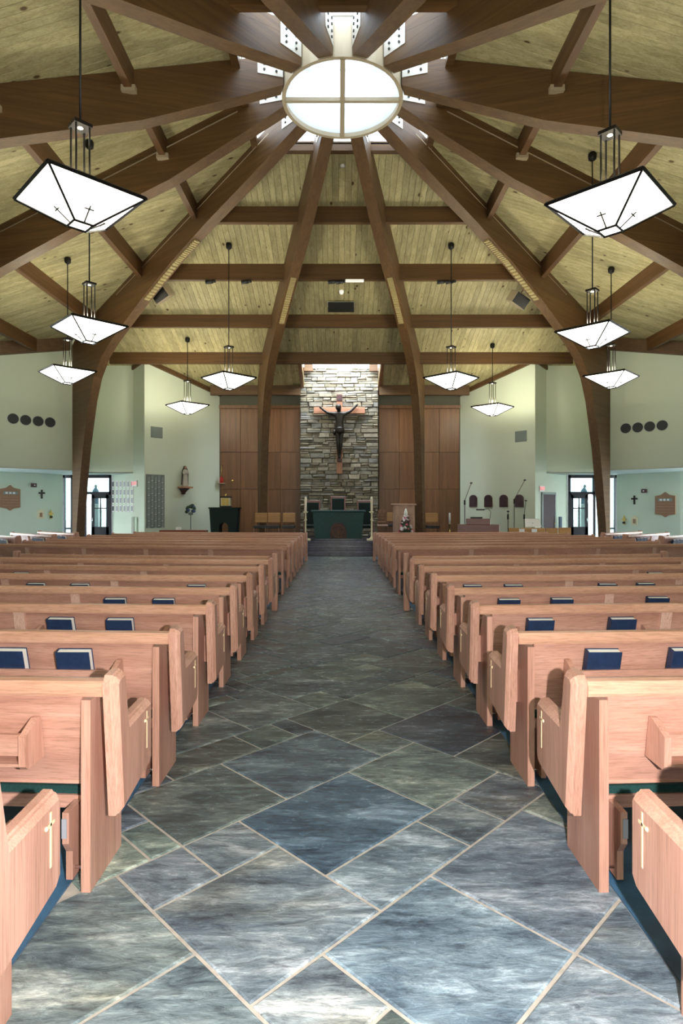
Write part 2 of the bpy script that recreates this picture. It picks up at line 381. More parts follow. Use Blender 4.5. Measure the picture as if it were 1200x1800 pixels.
# curb of the square roof opening, and its glazed lid
cb = MB(); zc = deck(1.9)
for th in (0, PI/2, PI, -PI/2):
    q = [[(*rot(th, x, a), z) for a, z in ((1.9, zc-.03), (2.0, zc-.03), (2.0, zc+.09), (1.9, zc+.09))] for x in (-2, 2)]; cb.rings(q)
    q = [[(*rot(th, x, a), z) for a, z in ((1.83, zc-.16), (1.97, zc-.16), (1.97, zc-.02), (1.83, zc-.02))] for x in (-1.9, 1.9)]; cb.rings(q)
struct(cb.build('trim_1', 'glulam'), 'timber curb of the square roof opening round the skylight')
wsk = MB()
for k in (-1.98, -.66, .66, 1.98):
    wsk.box(XC+k-.03, XC+k+.03, D-2, D+2, zc+.74, zc+.80); wsk.box(XC-2, XC+2, D+k-.03, D+k+.03, zc+.745, zc+.795)
wk = struct(wsk.build('window_1', 'white'), 'glazed lid over the roof opening')
for th in (0, PI/2, PI, -PI/2):
    for k in range(3):
        xs_ = (-1.98+1.32*k+.03, -1.98+1.32*k+1.29)
        MB().rings([[(*rot(th, x, a), z) for a, z in ((1.955, zc+.09), (1.965, zc+.09), (1.965, zc+.74), (1.955, zc+.74))] for x in xs_]).build('side_pane', 'lantern_glass', wk)
    for x in (-1.98, -.66, .66):
        MB().rings([[(*rot(th, x+o, a), z) for a, z in ((1.93, zc+.09), (1.99, zc+.09), (1.99, zc+.74), (1.93, zc+.74))] for o in (-.03, .03)]).build('post', 'white', wk)
for i in range(3):
    for j in range(3):
        x, y = XC-1.98+1.32*i, D-1.98+1.32*j; MB().box(x+.03, x+1.29, y+.03, y+1.29, zc+.765, zc+.775).build('pane', 'lantern_glass', wk)
# light slot over the altar wall
hx = HOLE[0]; y0 = D+HOLE[1]; m = MB(); zf, zr = deck(HOLE[1])+.22, 8.1      # low at the front, high at the stone
for a, b in ((-hx-.12, -hx), (hx, hx+.12)):
    m.prism([(y0, deck(HOLE[1])-.02), (24.6, 6.0), (24.6, zr), (y0, zf)], lambda p, q, d: (d, p, q), XC+a, XC+b)
m.box(XC-hx-.12, XC+hx+.12, y0-.12, y0, deck(HOLE[1])-.02, zf)
struct(m.build('trim_2', 'panel_wood'), 'timber lined shaft of the skylight above the stone wall')
m = MB()
for s in (-1, 1): m.box(*sorted((XC+s*1.10, XC+s*1.44)), 23.30, 23.5, 6.93, 7.3)
struct(m.build('trim_3', 'glulam'), 'timber blocks at the head of the stone wall')
m = MB().prism([(y0-.1, zf), (24.6, zr), (24.6, zr+.02), (y0-.1, zf+.02)], lambda p, q, d: (d, p, q), XC-hx-.1, XC+hx+.1); struct(m.build('window_2', 'clear_glass'), 'clear sloping skylight above the stone wall')

# ---- compression ring with the round skylight
ring = thing('compression_ring', 'round tan steel ring holding the bright skylight where the arches meet', 'skylight', (XC, D, 9.27))
n = 48; m = MB()
m.rings([[(r*math.cos(2*PI*i/n), r*math.sin(2*PI*i/n), z) for i in range(n)] for r, z in ((1.07, .0), (1.14, .0), (1.14, .62), (1.07, .62), (1.07, 0))], caps=False, smooth=False).build('drum', 'tan_steel', ring)
m = MB().box(-1.08, 1.08, -.035, .035, .0, .07); m.build('mullion', 'tan_steel', ring)
m = MB().box(-.045, .045, -1.08, 1.08, -.01, .07); m.build('mullion', 'tan_steel', ring)
for k in range(4):
    pts = [(0, 0)]+[(1.065*math.cos(k*PI/2+i*PI/24), 1.065*math.sin(k*PI/2+i*PI/24)) for i in range(13)]
    MB().prism(pts, lambda p, q, d: (p, q, d), .075, .085).build('pane', 'milk_glass', ring)

# ---- twelve laminated arches
P45 = [(1.15,9.29),(2.7,8.88),(4.52,8.45),(6.13,8.0),(7.78,7.43),(9.0,6.95),(9.8,6.62),(10.4,6.3),(10.97,5.75),(11.35,5.05),(11.6,4.3),(11.85,3.5),(12.1,2.4),(12.35,1.0),(12.45,0)]
P15 = [(1.15,9.29),(2.1,8.87),(3.6,8.24),(5.7,7.6),(7.0,7.16),(7.85,6.86),(8.7,6.5),(9.4,6.05),(9.9,5.55),(10.3,4.85),(10.6,4.0),(10.8,3.0),(10.95,1.9),(11.05,.9),(11.1,0)]
alab = {15: 'left of the altar', 45: 'left column with the hymn board wall behind', 75: 'left side, second from the front column', 105: 'left side above the nearest lamp', 135: 'upper left behind the skylight', 165: 'left of the pair above the skylight',
        -15: 'right of the altar', -45: 'right column beside the glazed door', -75: 'right side, second from the front column', -105: 'right side above the nearest lamp', -135: 'upper right behind the skylight', -165: 'right of the pair above the skylight'}
AW = .135
for ang, where in alab.items():
    d45 = abs(ang) in (45, 135); prof = P45 if d45 else P15; rout = 12.72 if d45 else 11.62; sl = .307*math.cos(math.radians(45 if d45 else 15))
    def dz(r): return 10.19-sl*r
    rear = abs(ang) > 120
    base_z = .45 if abs(ang) == 15 else 0
    t = thing('roof_arch', 'curved laminated timber roof arch, '+where, 'arch', (XC, D, 0), math.radians(90+ang), 'laminated roof arches')
    pts = [(r, z) for r, z in prof if z > base_z]+[(prof[-1][0]-.01, base_z)]
    top = [(rout, base_z), (rout, dz(rout)-.35), (rout-.35, dz(rout-.35)-.22)]+[(r, dz(r)-.22) for r in (9, 6, 3, 1.15)]
    out = pts+top
    MB().prism(out, lambda p, q, d: (p, d, q), -AW, AW).build('beam', 'glulam', t)
    nw = .095 if abs(ang) in (45, 75) else AW
    nl = [(r, dz(r)-.218) for r in (1.15, 5, 9, rout-.4)]+[(r, dz(r)-.006) for r in (rout-.4, 9, 5, 1.15)]
    MB().prism(nl, lambda p, q, d: (p, d, q), -nw, nw).build('nailer', 'glulam', t)
    for s in (-1, 1):
        pm = MB().box(1.16, 1.62, *sorted((s*AW, s*(AW+.012))), 9.42, 9.88).build('steel_plate', 'steel', t)
        b = MB()
        for rr in (1.28, 1.5):
            for zz in (9.5, 9.6, 9.72, 9.82):
                b.rings([[(rr+.022*math.cos(PI*i/3), s*(AW+.012+h), zz+.022*math.sin(PI*i/3)) for i in range(6)] for h in (0, .018)])
        bo = b.build('bolts', 'bolt', pm); bo['kind'] = 'stuff'
    for s in (-1, 1) if nw < .1 else ():
        MB().tube([(2.1, s*.115, dz(2.1)-.19), (5, s*.115, dz(5)-.19), (9.4, s*.115, dz(9.4)-.19)], .013, 6).build('conduit', 'tan_steel', t)
    if abs(ang) < 60:                               # ribbed cream strip under the haunch
        if d45: seg = [(5.1, 8.265+.0), (6.13, 8.0), (7.78, 7.43)]
        else: seg = [(5.0, 7.813), (5.7, 7.6), (7.0, 7.16)]
        gm = MB(); K = 26
        for k in range(K):
            f = k/K*(len(seg)-1); i = int(f); f2 = f-i
            r0 = seg[i][0]+(seg[i+1][0]-seg[i][0])*f2; z0 = seg[i][1]+(seg[i+1][1]-seg[i][1])*f2
            dr = (seg[i+1][0]-seg[i][0])/K*(len(seg)-1)*.62; dzz = (seg[i+1][1]-seg[i][1])/K*(len(seg)-1)*.62
            gm.prism([(r0, z0-.03), (r0+dr, z0+dzz-.03), (r0+dr, z0+dzz+.01), (r0, z0+.01)], lambda p, q, d: (p, d, q), -.075, .075)
        gm.build('ribbed_strip', 'corrugated', t)

# ---- walls.  plan corners on the right side, mirrored for the left
def walls(s, side):
    def X(p): return (s*p[0], p[1])
    def wall(name, pts, zb, ztop, thick=.15, mat='wall_paint', lab=None):
        """upright wall along plan polyline pts, zb at the foot, ztop(x,y) at the head; thickness away from the room"""
        b = MB()
        for p, q in zip(pts[:-1], pts[1:]):
            d = Vector((q[0]-p[0], q[1]-p[1])).normalized(); nrm = Vector((-d.y, d.x))
            cen = Vector((0, D)); mid = Vector(((p[0]+q[0])/2, (p[1]+q[1])/2))
            if nrm.dot(mid-cen) < 0: nrm = -nrm
            nrm *= thick; vs = []
            for (x, y) in (p, q):
                zt = ztop(x, y)
                for ox in (0, 1):
                    xx, yy = x+nrm.x*ox, y+nrm.y*ox; vs += [(s*xx, yy, zb), (s*xx, yy, zt)]
            b.add(vs, [(0,1,5,4),(2,6,7,3),(0,2,3,1),(4,5,7,6),(1,3,7,5),(0,4,6,2)])
        return struct(b.build(name, mat), lab)
    zt = lambda x, y: deck(max(abs(x), y-D))+.02
    C0, C1, C2, C3 = (4.86, 24.15), (7.07, 21.63), (7.66, 22.15), (8.84, 23.2)
    wall('wall_%s_chancel' % side, [C0, C1], 0, zt, lab='pale green plaster wall angled towards the altar on the '+side)
    wall('wall_%s_return' % side, [C1, C2], 0, zt, lab='short pale return wall at the corner on the '+side)
    wall('wall_%s_lobby' % side, [C2, C3], 0, lambda x, y: 2.9, lab='pale wall running back under the soffit on the '+side)
    wall('wall_%s_upper' % side, [C2, (9.75, 22.15)], 2.88, zt, lab='pale upper wall over the glazed door on the '+side)
    A, B2, E = (9.1, 20.42), (10.86, 19.0), (13.35, 17.0)
    wall('wall_%s_gallery' % side, [A, B2, E], 2.88, zt, lab='pale upper wall outside the arch column on the '+side)
    wall('wall_%s_alcove' % side, [(10.62, 22.9), (11.9, 20.9), (13.4, 19.0)], 0, lambda x, y: 2.9, lab='pale alcove wall with the hymn board on the '+side)
    # flat soffit between the upper and lower walls
    so = [C2, (9.75, 22.15), (9.75, 21.9), (9.05, 20.5), A, B2, E, (13.6, 17), (13.6, 24), (8.84, 24), C3]
    m = MB().prism([(s*x, y) for x, y in so], lambda p, q, d: (p, q, d), 2.86, 2.9); struct(m.build('ceiling_%s_soffit' % side, 'soffit_paint'), 'flat soffit above the alcove on the '+side)
    wall('wall_%s_jog' % side, [(9.75, 22.15), (9.0, 20.45)], 2.88, zt)
    # timber along the sloping wall heads
    def headbeam(name, p, q, off, dpt, th, lab, drop=.0):
        d = Vector((q[0]-p[0], q[1]-p[1])).normalized(); nrm = Vector((-d.y, d.x)); cen = Vector((0, D))
        if nrm.dot(Vector(p)-cen) > 0: nrm = -nrm
        rings = []
        for (x, y) in (p, q):
            z = zt(x, y)-.025-drop; pts = []
            for o, zz in ((off, z), (off+th, z), (off+th, z-dpt), (off, z-dpt)): pts.append((s*(x+nrm.x*o), y+nrm.y*o, zz))
            rings.append(pts)
        struct(MB().rings(rings).build(name, 'glulam'), lab)
    k = 4 if s < 0 else 7
    headbeam('trim_%d' % k, (9.2, 20.34), (13.2, 17.1), .0, .42, .14, 'dark timber beam along the head of the gallery wall on the '+side)
    headbeam('trim_%d' % (k+1), C0, C1, .0, .16, .1, 'slim timber trim along the head of the chancel wall on the '+side)
    headbeam('trim_%d' % (k+2), C1, C2, .0, .16, .06, 'slim timber trim at the head of the return wall on the '+side)
    # outer walls, out of the picture: low wall, window band, upper wall
    b = MB(); x0, x1 = sorted((s*13.35, s*13.5))
    b.box(x0, x1, -2.4, 17.1, 0, 1.5).box(x0, x1, -2.4, 17.1, 2.7, 6.3)
    for y, y2 in ((-2.4, 12.4), (13.2, 17.1)): b.box(x0, x1, y, y2, 1.5, 2.7)
    struct(b.build('wall_%s' % side, 'wall_paint'), 'outer wall with a band of windows on the '+side)
    b = MB(); b.box(*sorted((0, s*13.5)), -2.55, -2.4, 0, 6.3)
    struct(b.build('wall_back_%s' % side, 'wall_paint'), 'back wall by the entrance on the '+side)
walls(-1, 'left'); walls(1, 'right')

# ---- chancel: platform and steps, panelled wall, stone wall
pf = MB().box(-5.4, 5.4, 20.2, 24.15, 0, .45).build('floor_platform', 'step_stone'); struct(pf, 'raised stone platform of the altar')
for k in (0, 1): MB().bbox(-1.75, 1.75, 19.5+.35*k, 20.25, .15*k, .15*(k+1), .008).build('step', 'step_stone', pf)
m = MB().bbox(-1.75, 1.75, 20.18, 20.5, .40, .462, .008).build('step', 'step_stone', pf)
wf = MB().box(-4.95, 4.95, 24.2, 24.35, 0, 6.35).build('wall_front', 'dark_plaster'); struct(wf, 'timber panelled wall behind the altar')
for s in (-1, 1):
    xs = [4.84, 4.02, 3.2, 2.4, 1.58]
    for i in range(4):
        for z0, z1 in ((.45, 2.33), (2.33, 3.83), (3.83, 5.6)):
            xa, xb = sorted((s*xs[i], s*xs[i+1])); MB().bbox(xa+.004, xb-.004, 24.15, 24.2, z0+.005, z1-.005, .006).build('panel', 'panel_wood', wf)
    xa, xb = sorted((s*1.58, s*4.86)); MB().box(xa, xb, 24.06, 24.2, 5.6, 5.72).build('cornice', 'panel_wood', wf)
    xa, xb = sorted((s*1.56, s*5.1)); MB().box(xa, xb, 23.5, 23.65, 6.03, deck(12.3)-.01).build('eave_beam', 'glulam', wf)
wa = MB().box(-1.55, 1.5, 23.68, 24.25, 0, 7.08).build('wall_altar', 'mortar'); struct(wa, 'rough stone wall behind the crucifix')
rs = random.Random(5); z = .47; stones = []
while z < 7.05:
    h = rs.choice((.10, .12, .14, .16, .18, .20)); x = -1.57
    while x < 1.5:
        l = rs.uniform(.2, .58)*(1.2 if h < .13 else 1); xe = min(x+l, 1.52)
        if 1.52-xe < .14: xe = 1.52
        sp = [(z, z+h)] if h < .16 or rs.random() < .5 else [(z, z+h*.45), (z+h*.45, z+h)]
        for za, zb in sp:
            g2 = .007; dp = rs.uniform(.03, .11); j = lambda a=.016: rs.uniform(-a, a)
            q0 = [(x+g2, za+g2), (xe-g2, za+g2), (xe-g2, zb-g2), (x+g2, zb-g2)]; q0 = [(a+j(.014), b+j(.01)) for a, b in q0]
            q1 = [(q0[0][0]+.02+j(), q0[0][1]+.012+j(.008)), (q0[1][0]-.02+j(), q0[1][1]+.012+j(.008)), (q0[2][0]-.02+j(), q0[2][1]-.012+j(.008)), (q0[3][0]+.02+j(), q0[3][1]-.012+j(.008))]
            m = MB().rings([[(a, 23.70, b) for a, b in q0], [(a, 23.68-dp*.55, b) for a, b in q0], [(a, 23.68-dp+j(.015), b) for a, b in q1]])
            stones.append(((xe-x)*(zb-za)*(1 if za > 1.3 else .2), m))
        x = xe
    z += h
stones.sort(key=lambda t: -t[0]); rest = MB()
for k, (ar, m) in enumerate(stones):
    if k < 300: m.build('stone', 'rubble', wa)
    else: rest.add(m.v, m.f)
if rest.v: ro = rest.build('small_stones', 'rubble', wa); ro['kind'] = 'stuff'

# ================================================================== PEWS
RB = 28.0                                            # bending radius of the pew rows
CAP = [(.04,.30),(.41,.352),(.45,.39),(.45,.652),(.43,.675),(.145,.668),(.098,.895),(.082,.912),(.0,.905),(-.025,.872)]
FOOT = [(0,0),(.35,0),(.35,.40),(.13,.80),(0,.80)]
SUP = [(.035,.03),(.20,.03),(.22,.33),(0,.33),(0,.20),(.035,.15)]
RAIL = [(-.032,.835),(-.028,.822),(.04,.822),(.052,.835),(.055,.868),(.04,.884),(.01,.889),(-.02,.884),(-.033,.866)]
MCACHE = {}
def bend(s):
    return lambda x, y, z: (s*x, y+x*x/(2*RB), z)
def span(prof, x0, x1):
    """profile (y,z) swept along x in short pieces so that it can bend"""
    n = max(1, int((x1-x0)/.5)); return MB().rings([[(x0+(x1-x0)*i/n, p, q) for p, q in prof] for i in range(n+1)])
def rect(y0, y1, z0, z1): return [(y0, z0), (y1, z0), (y1, z1), (y0, z1)]
def cap_mesh(xi, xo):
    """moulded pew end from inner face xi to outer face xo"""
    d = 1 if xo > xi else -1; r = []
    for t, ins in ((0, 0), (abs(xo-xi)-.03, 0), (abs(xo-xi)-.024, .006), (abs(xo-xi)-.016, .008), (abs(xo-xi), .026)):
        pts = inset(CAP, ins) if ins else CAP; r.append([(xi+d*t, p, q) for p, q in pts])
    return MB().rings(r)
def make_pew(s, x0, x1, name, label, group, loc=(0, 0, 0), rz=0, racks=(), bats=None, near_cap=True, straight=False, screen=False, ztop=0):
    """x0: outer face of the aisle end cap, x1: outer face of the far end cap"""
    t = thing(name, label, 'pew' if not screen else 'screen', loc, rz, group)
    key0 = (s, round(x0, 2), round(x1, 2), straight, screen)
    fn = (lambda x, y, z: (s*x, y, z)) if straight else bend(s)
    def part(nm, mat, mk, parent=t, extra=()):
        k = (nm, mat)+key0+tuple(extra)
        if k not in MCACHE: MCACHE[k] = mk().map(fn).mesh(nm, mat)
        return link(nm, MCACHE[k], parent)
    xa, xb = x0+.16, x1-.16                           # inner faces of the end panels
    if bats is None: bats = [b for b in (2.42, 3.66, 4.9, 6.1) if b < x1-.3]
    if screen:
        part('end_post', 'oak_z', lambda: MB().bbox(x0+.03, x0+.12, -.01, .10, 0, .91+ztop, .01)); part('end_post', 'oak_z', lambda: MB().bbox(x1-.12, x1-.03, -.01, .10, 0, .91+ztop, .01), extra=(1,))
        bp = part('back_panel', 'oak_x', lambda: span(rect(.03, .055, .1, .80), xa, xb))
        part('top_rail', 'oak_rail', lambda: span([(y+.03, z-.04) for y, z in RAIL], xa, xb))
        for i, b in enumerate(bats): part('batten', 'oak_batten', lambda: MB().box(b-.04, b+.04, .0, .03, .08, .79), bp, (i,))
        return t
    for e, (xo, xi, sg) in enumerate(((x0, x0+.06, 1), (x1, x1-.06, -1))):
        part('end_panel', 'oak_z', lambda: MB().prism(FOOT, lambda p, q, d: (d, p, q), xi+sg*.06, xi+sg*.10), extra=(e,))
        part('end_spacer', 'oak_z', lambda: MB().box(*sorted((xi, xi+sg*.06)), .2, .34, .42, .62), extra=(e,))
        c = part('end_cap', 'oak_z', lambda: cap_mesh(xi, xo), extra=(e,))
        def crs():
            o = xo-sg*.002; m = MB(); y = .36
            m.box(*sorted((o, o+sg*.006)), y-.0045, y+.0045, .46, .635); m.box(*sorted((o, o+sg*.006)), y-.024, y+.024, .592, .601)
            m.ball((o+sg*.002, y-.03, .597), .008, u=6, v=4); return m
        part('cross', 'inlay', crs, c, (e,))
    bp = part('back_panel', 'oak_x', lambda: span([(.005, .825), (.092, .425), (.085, .412), (.118, .407), (.124, .42), (.03, .825)], xa, xb))
    part('top_rail', 'oak_rail', lambda: span(RAIL, x0+.06, x1-.06))
    st_ = part('seat', 'oak_x', lambda: span(rect(.12, .50, .29, .345), xa, xb))
    part('seat_cushion', 'green_cushion', lambda: span([(.13,.347),(.49,.347),(.50,.355),(.50,.37),(.48,.382),(.13,.382)], xa, xb), st_)
    for i, b in enumerate([x0+.225]+list(bats)+[x1-.225]):
        sp = part('seat_support', 'oak_z', lambda: MB().prism(SUP, lambda p, q, d: (d, p, q), b-.014, b+.014), extra=(i,))
        if i == 0:
            part('pad', 'grey_pad', lambda: MB().box(b-.006, b+.0145, -.006, .004, .225, .305), sp, (i,))
            part('tie_rod', 'chrome', lambda: MB().tube([(x0+.14, .06, .07), (b, .06, .07)], .006, 6), sp, (i,))
    for i, b in enumerate(bats): part('batten', 'oak_batten', lambda: MB().prism([(-.014, .82), (.066, .45), (.09, .45), (.01, .82)], lambda p, q, d: (d, p, q), b-.042, b+.042), bp, (i,))
    for i, (ra, rb) in enumerate(racks):
        rk = part('book_rack', 'oak_x', lambda: span(rect(-.09, -.072, .60, .685), ra, rb).rings([[(x, p, q) for p, q in rect(-.085, .055, .552, .565)] for x in (ra, (ra+rb)/2, rb)]), extra=(i,))
        for j, xx in enumerate((ra, rb)):
            part('rack_end', 'oak_z', lambda: MB().prism([(.05, .545), (.02, .725), (-.005, .725), (-.105, .68), (-.1, .56), (-.085, .545)], lambda p, q, d: (d, p, q), xx-.015, xx+.015), rk, (i, j))
    return t
ROW = .945
SIDE = {-1: 'left', 1: 'right'}
RK = [(1.30, 2.25), (2.62, 3.5), (3.85, 4.7)]
rear_y = [2.46+ROW*k for k in range(-1, 7)]
cnt = {-1: 0, 1: 0}
XE = 5.35
for k, y0 in enumerate(rear_y):
    for s in (-1, 1):
        lab = 'oak pew %s of the aisle, %s row from the camera' % (SIDE[s], ORD[k])
        make_pew(s, .945, XE, 'church_pew', lab, 'oak pews in the rear block', (.012 if s > 0 else .03, y0, 0), racks=RK)
for s in (-1, 1):
    make_pew(s, .945, XE, 'modesty_screen', 'low oak screen %s of the aisle before the cross aisle, ending in a plain post' % SIDE[s], 'low oak screens in front of the pews', (.012, 9.2, 0), screen=True, ztop=-.02)
front_y = [10.94+ROW*k for k in range(7)]
fe = [7.05, 6.8, 6.75, 6.65, 6.6, 6.3, 6.0]
for k, y0 in enumerate(front_y):
    for s in (-1, 1):
        lab = 'oak pew %s of the aisle, %s row behind the altar steps' % (SIDE[s], ORD[7-1-k])
        make_pew(s, .945, fe[k], 'church_pew', lab, 'oak pews in the front block', (.012 if s > 0 else .03, y0, 0), racks=[(1.3, 2.25), (2.62, 3.5), (3.85, 4.7), (5.1, 5.95)])
for s in (-1, 1):
    make_pew(s, .945, 5.8, 'modesty_screen', 'low oak screen %s of the aisle before the altar steps' % SIDE[s], 'low oak screens in front of the pews', (.012, 17.78, 0), screen=True, ztop=-.06)
# side blocks, turned towards the altar
A38 = math.radians(38); dx, dy = math.cos(A38), math.sin(A38); P0 = Vector((6.9, 12.66))
side_pos = []
for s in (-1, 1):
    for j, off in ((0, 1.5), (1, 2.0), (2, 2.1), (3, 2.75)):
        p = P0+Vector((-dy, dx))*ROW*j+Vector((dx, dy))*off
        make_pew(s, 0, 3.0-.25*j, 'church_pew', 'short angled oak pew near the %s wall, %s from the wall of the altar' % (SIDE[s], ORD[3-j]), 'angled oak pews at the sides', (s*p.x, p.y, 0), s*A38,
                 racks=[(.35, 1.3)], bats=[1.45], straight=True)
        side_pos.append((s, j, p))

# ---- hymnals in the racks
def book_protos():
    cv = MB(); W, Hh, T = .188, .235, .05
    cv.bbox(0, W, 0, .004, 0, Hh, .0015); cv.bbox(0, W, T-.004, T, 0, Hh, .0015); cv.bbox(-.003, .004, 0, T, 0, Hh, .0015)
    pg = MB().box(.004, W-.005, .004, T-.004, .005, Hh-.006)
    return cv.mesh('hymnal', 'navy'), pg.mesh('pages', 'page')
BK, PG = book_protos()
def book(x, y, z, lean, yaw, flip, label, group):
    o = link('hymnal', BK); tag(o, label, 'book', group); p = link('pages', PG, o)
    o.matrix_world = Matrix.Translation((x, y, z)) @ Matrix.Rotation(yaw+(PI if flip else 0), 4, 'Z') @ Matrix.Rotation(-lean*(-1 if flip else 1), 4, 'X') @ Matrix.Translation((-.094, -.025, 0))
    return o
rb = random.Random(3)
bk = {(1, 2): [1.49, 1.98], (1, 3): [1.45, 2.06], (1, 4): [1.49, 1.97, 2.86], (1, 5): [1.345+.03, 1.81, 2.83, 3.25], (1, 6): [3.9], (1, 1): [],
      (-1, 2): [1.50, 1.88], (-1, 3): [1.59, 2.03], (-1, 4): [1.55, 1.99], (-1, 5): [1.485, 2.62+.12, 3.23], (-1, 6): [3.94]}
for (s, k), xs in bk.items():
    for i, x in enumerate(xs):
        y = rear_y[k]+x*x/(2*RB)
        flip = False
        which = {0: 'nearest the aisle', 1: 'second from the aisle', 2: 'third from the aisle', 3: 'fourth from the aisle'}[i] if len(xs) > 1 else 'only one in sight'
        book(s*x, y-.012, .567, math.radians(-15), rb.uniform(-.05, .05)+(s*.04), flip, 'navy hymnal in the %s row %s of the aisle, %s' % (ORD[k], SIDE[s], which), 'hymnals in the rear pew racks')
for s, j, p in side_pos:
    for i in range(3):
        q = p+Vector((dx, dy))*(.5+.2*i)+Vector((dy, -dx))*.02
        book(s*q.x, q.y, .567, math.radians(-15), s*A38, False, 'navy hymnal by the %s wall, %s angled pew from the altar, %s' % (SIDE[s], ORD[3-j], ('nearest its end', 'middle of three', 'farthest in')[i]), 'hymnals on %s angled pew of the %s side' % (ORD[3-j], SIDE[s]))

# ================================================================== PENDANT LAMPS
def frame_bar(m, a, b, w):
    a, b = Vector(a), Vector(b); m.tube([a, b], w, 4, False)
def lamp(X, Y, label):
    zt = 5.1; hs = .745                                # half diagonal: the square is turned corner on
    t = thing('pendant_lamp', label, 'lamp', (X, Y, zt), 0, 'square glass pendant lamps')
    T = [(0, -hs, 0), (hs, 0, 0), (0, hs, 0), (-hs, 0, 0)]; b = .14; Bt = [(0, -b, -.3), (b, 0, -.3), (0, b, -.3), (-b, 0, -.3)]
    for i in range(4):
        j = (i+1) % 4; k = .985
        MB().add([Vector(T[i])*k, Vector(T[j])*k, Vector(Bt[j]), Vector(Bt[i])]+[Vector(T[i])*(k-.02)+Vector((0, 0, .006)), Vector(T[j])*(k-.02)+Vector((0, 0, .006)), Vector(Bt[j])*.97+Vector((0, 0, .012)), Vector(Bt[i])*.97+Vector((0, 0, .012))],
                 [(0,1,2,3),(7,6,5,4),(0,4,5,1),(1,5,6,2),(2,6,7,3),(3,7,4,0)]).build('glass_panel', 'lamp_glass', t)
        # little cross on each panel
        c = MB(); p0 = (Vector(Bt[i])+Vector(Bt[j]))/2; p1 = (Vector(T[i])+Vector(T[j]))/2; d = (p1-p0); side = (Vector(T[j])-Vector(T[i])).normalized()
        nrm = d.cross(side).normalized(); nrm = nrm if nrm.z < 0 else -nrm; o = nrm*.014
        frame_bar(c, p0+o, p0+d*.42+o, .009); frame_bar(c, p0+d*.34+side*.05+o, p0+d*.34-side*.05+o, .009); c.build('cross', 'bolt', t)
    m = MB().prism([(p[0]*.97, p[1]*.97) for p in Bt], lambda p, q, d: (p, q, d), -.302, -.296).build('bottom_panel', 'lamp_glass', t)
    m = MB()
    for i in range(4):
        j = (i+1) % 4; dn = Vector((0, 0, -.008)); ou = (Vector(T[i])/hs)*.008
        frame_bar(m, T[i], T[j], .024); frame_bar(m, Vector(Bt[i])+dn+ou, Vector(Bt[j])+dn+(Vector(T[j])/hs)*.008, .016); frame_bar(m, Vector(T[i])+dn, Vector(Bt[i])+dn+ou, .015)
    m.build('frame', 'black_metal', t)
    m = MB().prism([(0, -.14), (.14, 0), (0, .14), (-.14, 0)], lambda p, q, d: (p, q, d), .80, .84); m.build('rod_plate', 'black_metal', t)
    MB().lathe([(.0, .795), (.03, .797), (.03, .802), (.0, .803)], n=10).build('spot_lens', 'spot_glow', t)
    for p in ((0, -.105), (.105, 0), (0, .105), (-.105, 0)): MB().tube([(p[0], p[1], -.05), (p[0], p[1], .8)], .011, 6).build('rod', 'black_metal', t)
    m = MB()
    for p in ((0, .12), (.12, 0)):
        frame_bar(m, (p[0]*hs/.12, p[1]*hs/.12, -.0), (-p[0]*hs/.12, -p[1]*hs/.12, -.0), .008)
    m.build('cross_bar', 'black_metal', t)
    zc_ = deck(max(abs(X-XC), abs(Y-D)))-zt
    MB().tube([(0, 0, .83), (0, 0, zc_-.05)], .013, 6).build('stem', 'black_metal', t)
    MB().lathe([(.02, -.17), (.075, -.13), (.085, -.04), (.07, .0), (.0, .02)], (0, 0, zc_), 12).build('ceiling_cup', 'black_metal', t)
    d = bpy.data.lights.new('lamp_bulb', 'POINT'); d.energy = LAMP_W; d.color = (1, .92, .68); d.shadow_soft_size = .16
    o = bpy.data.objects.new('lamp_bulb', d); COL.objects.link(o); o.parent = t; o.location = (0, 0, .12)
for X, Y, lab in ((-2.94, 6.77, 'large square pendant lamp nearest the camera on the left'), (-4.84, 11.55, 'second pendant lamp from the camera on the left'), (-7.0, 15.37, 'pendant lamp against the column on the far left'),
                  (-2.99, 16.1, 'pendant lamp hanging before the panelling left of the crucifix'), (-5.2, 20.4, 'lowest-looking pendant lamp before the left chancel wall'),
                  (3.12, 6.9, 'large square pendant lamp nearest the camera on the right'), (5.03, 11.9, 'second pendant lamp from the camera on the right'), (7.22, 15.9, 'pendant lamp against the column on the far right'),
                  (3.0, 16.1, 'pendant lamp hanging before the panelling right of the crucifix'), (5.3, 20.75, 'lowest-looking pendant lamp before the right chancel wall')):
    lamp(X, Y, lab)

# ================================================================== CHANCEL FURNITURE (platform top z = .45)
PZ = .453
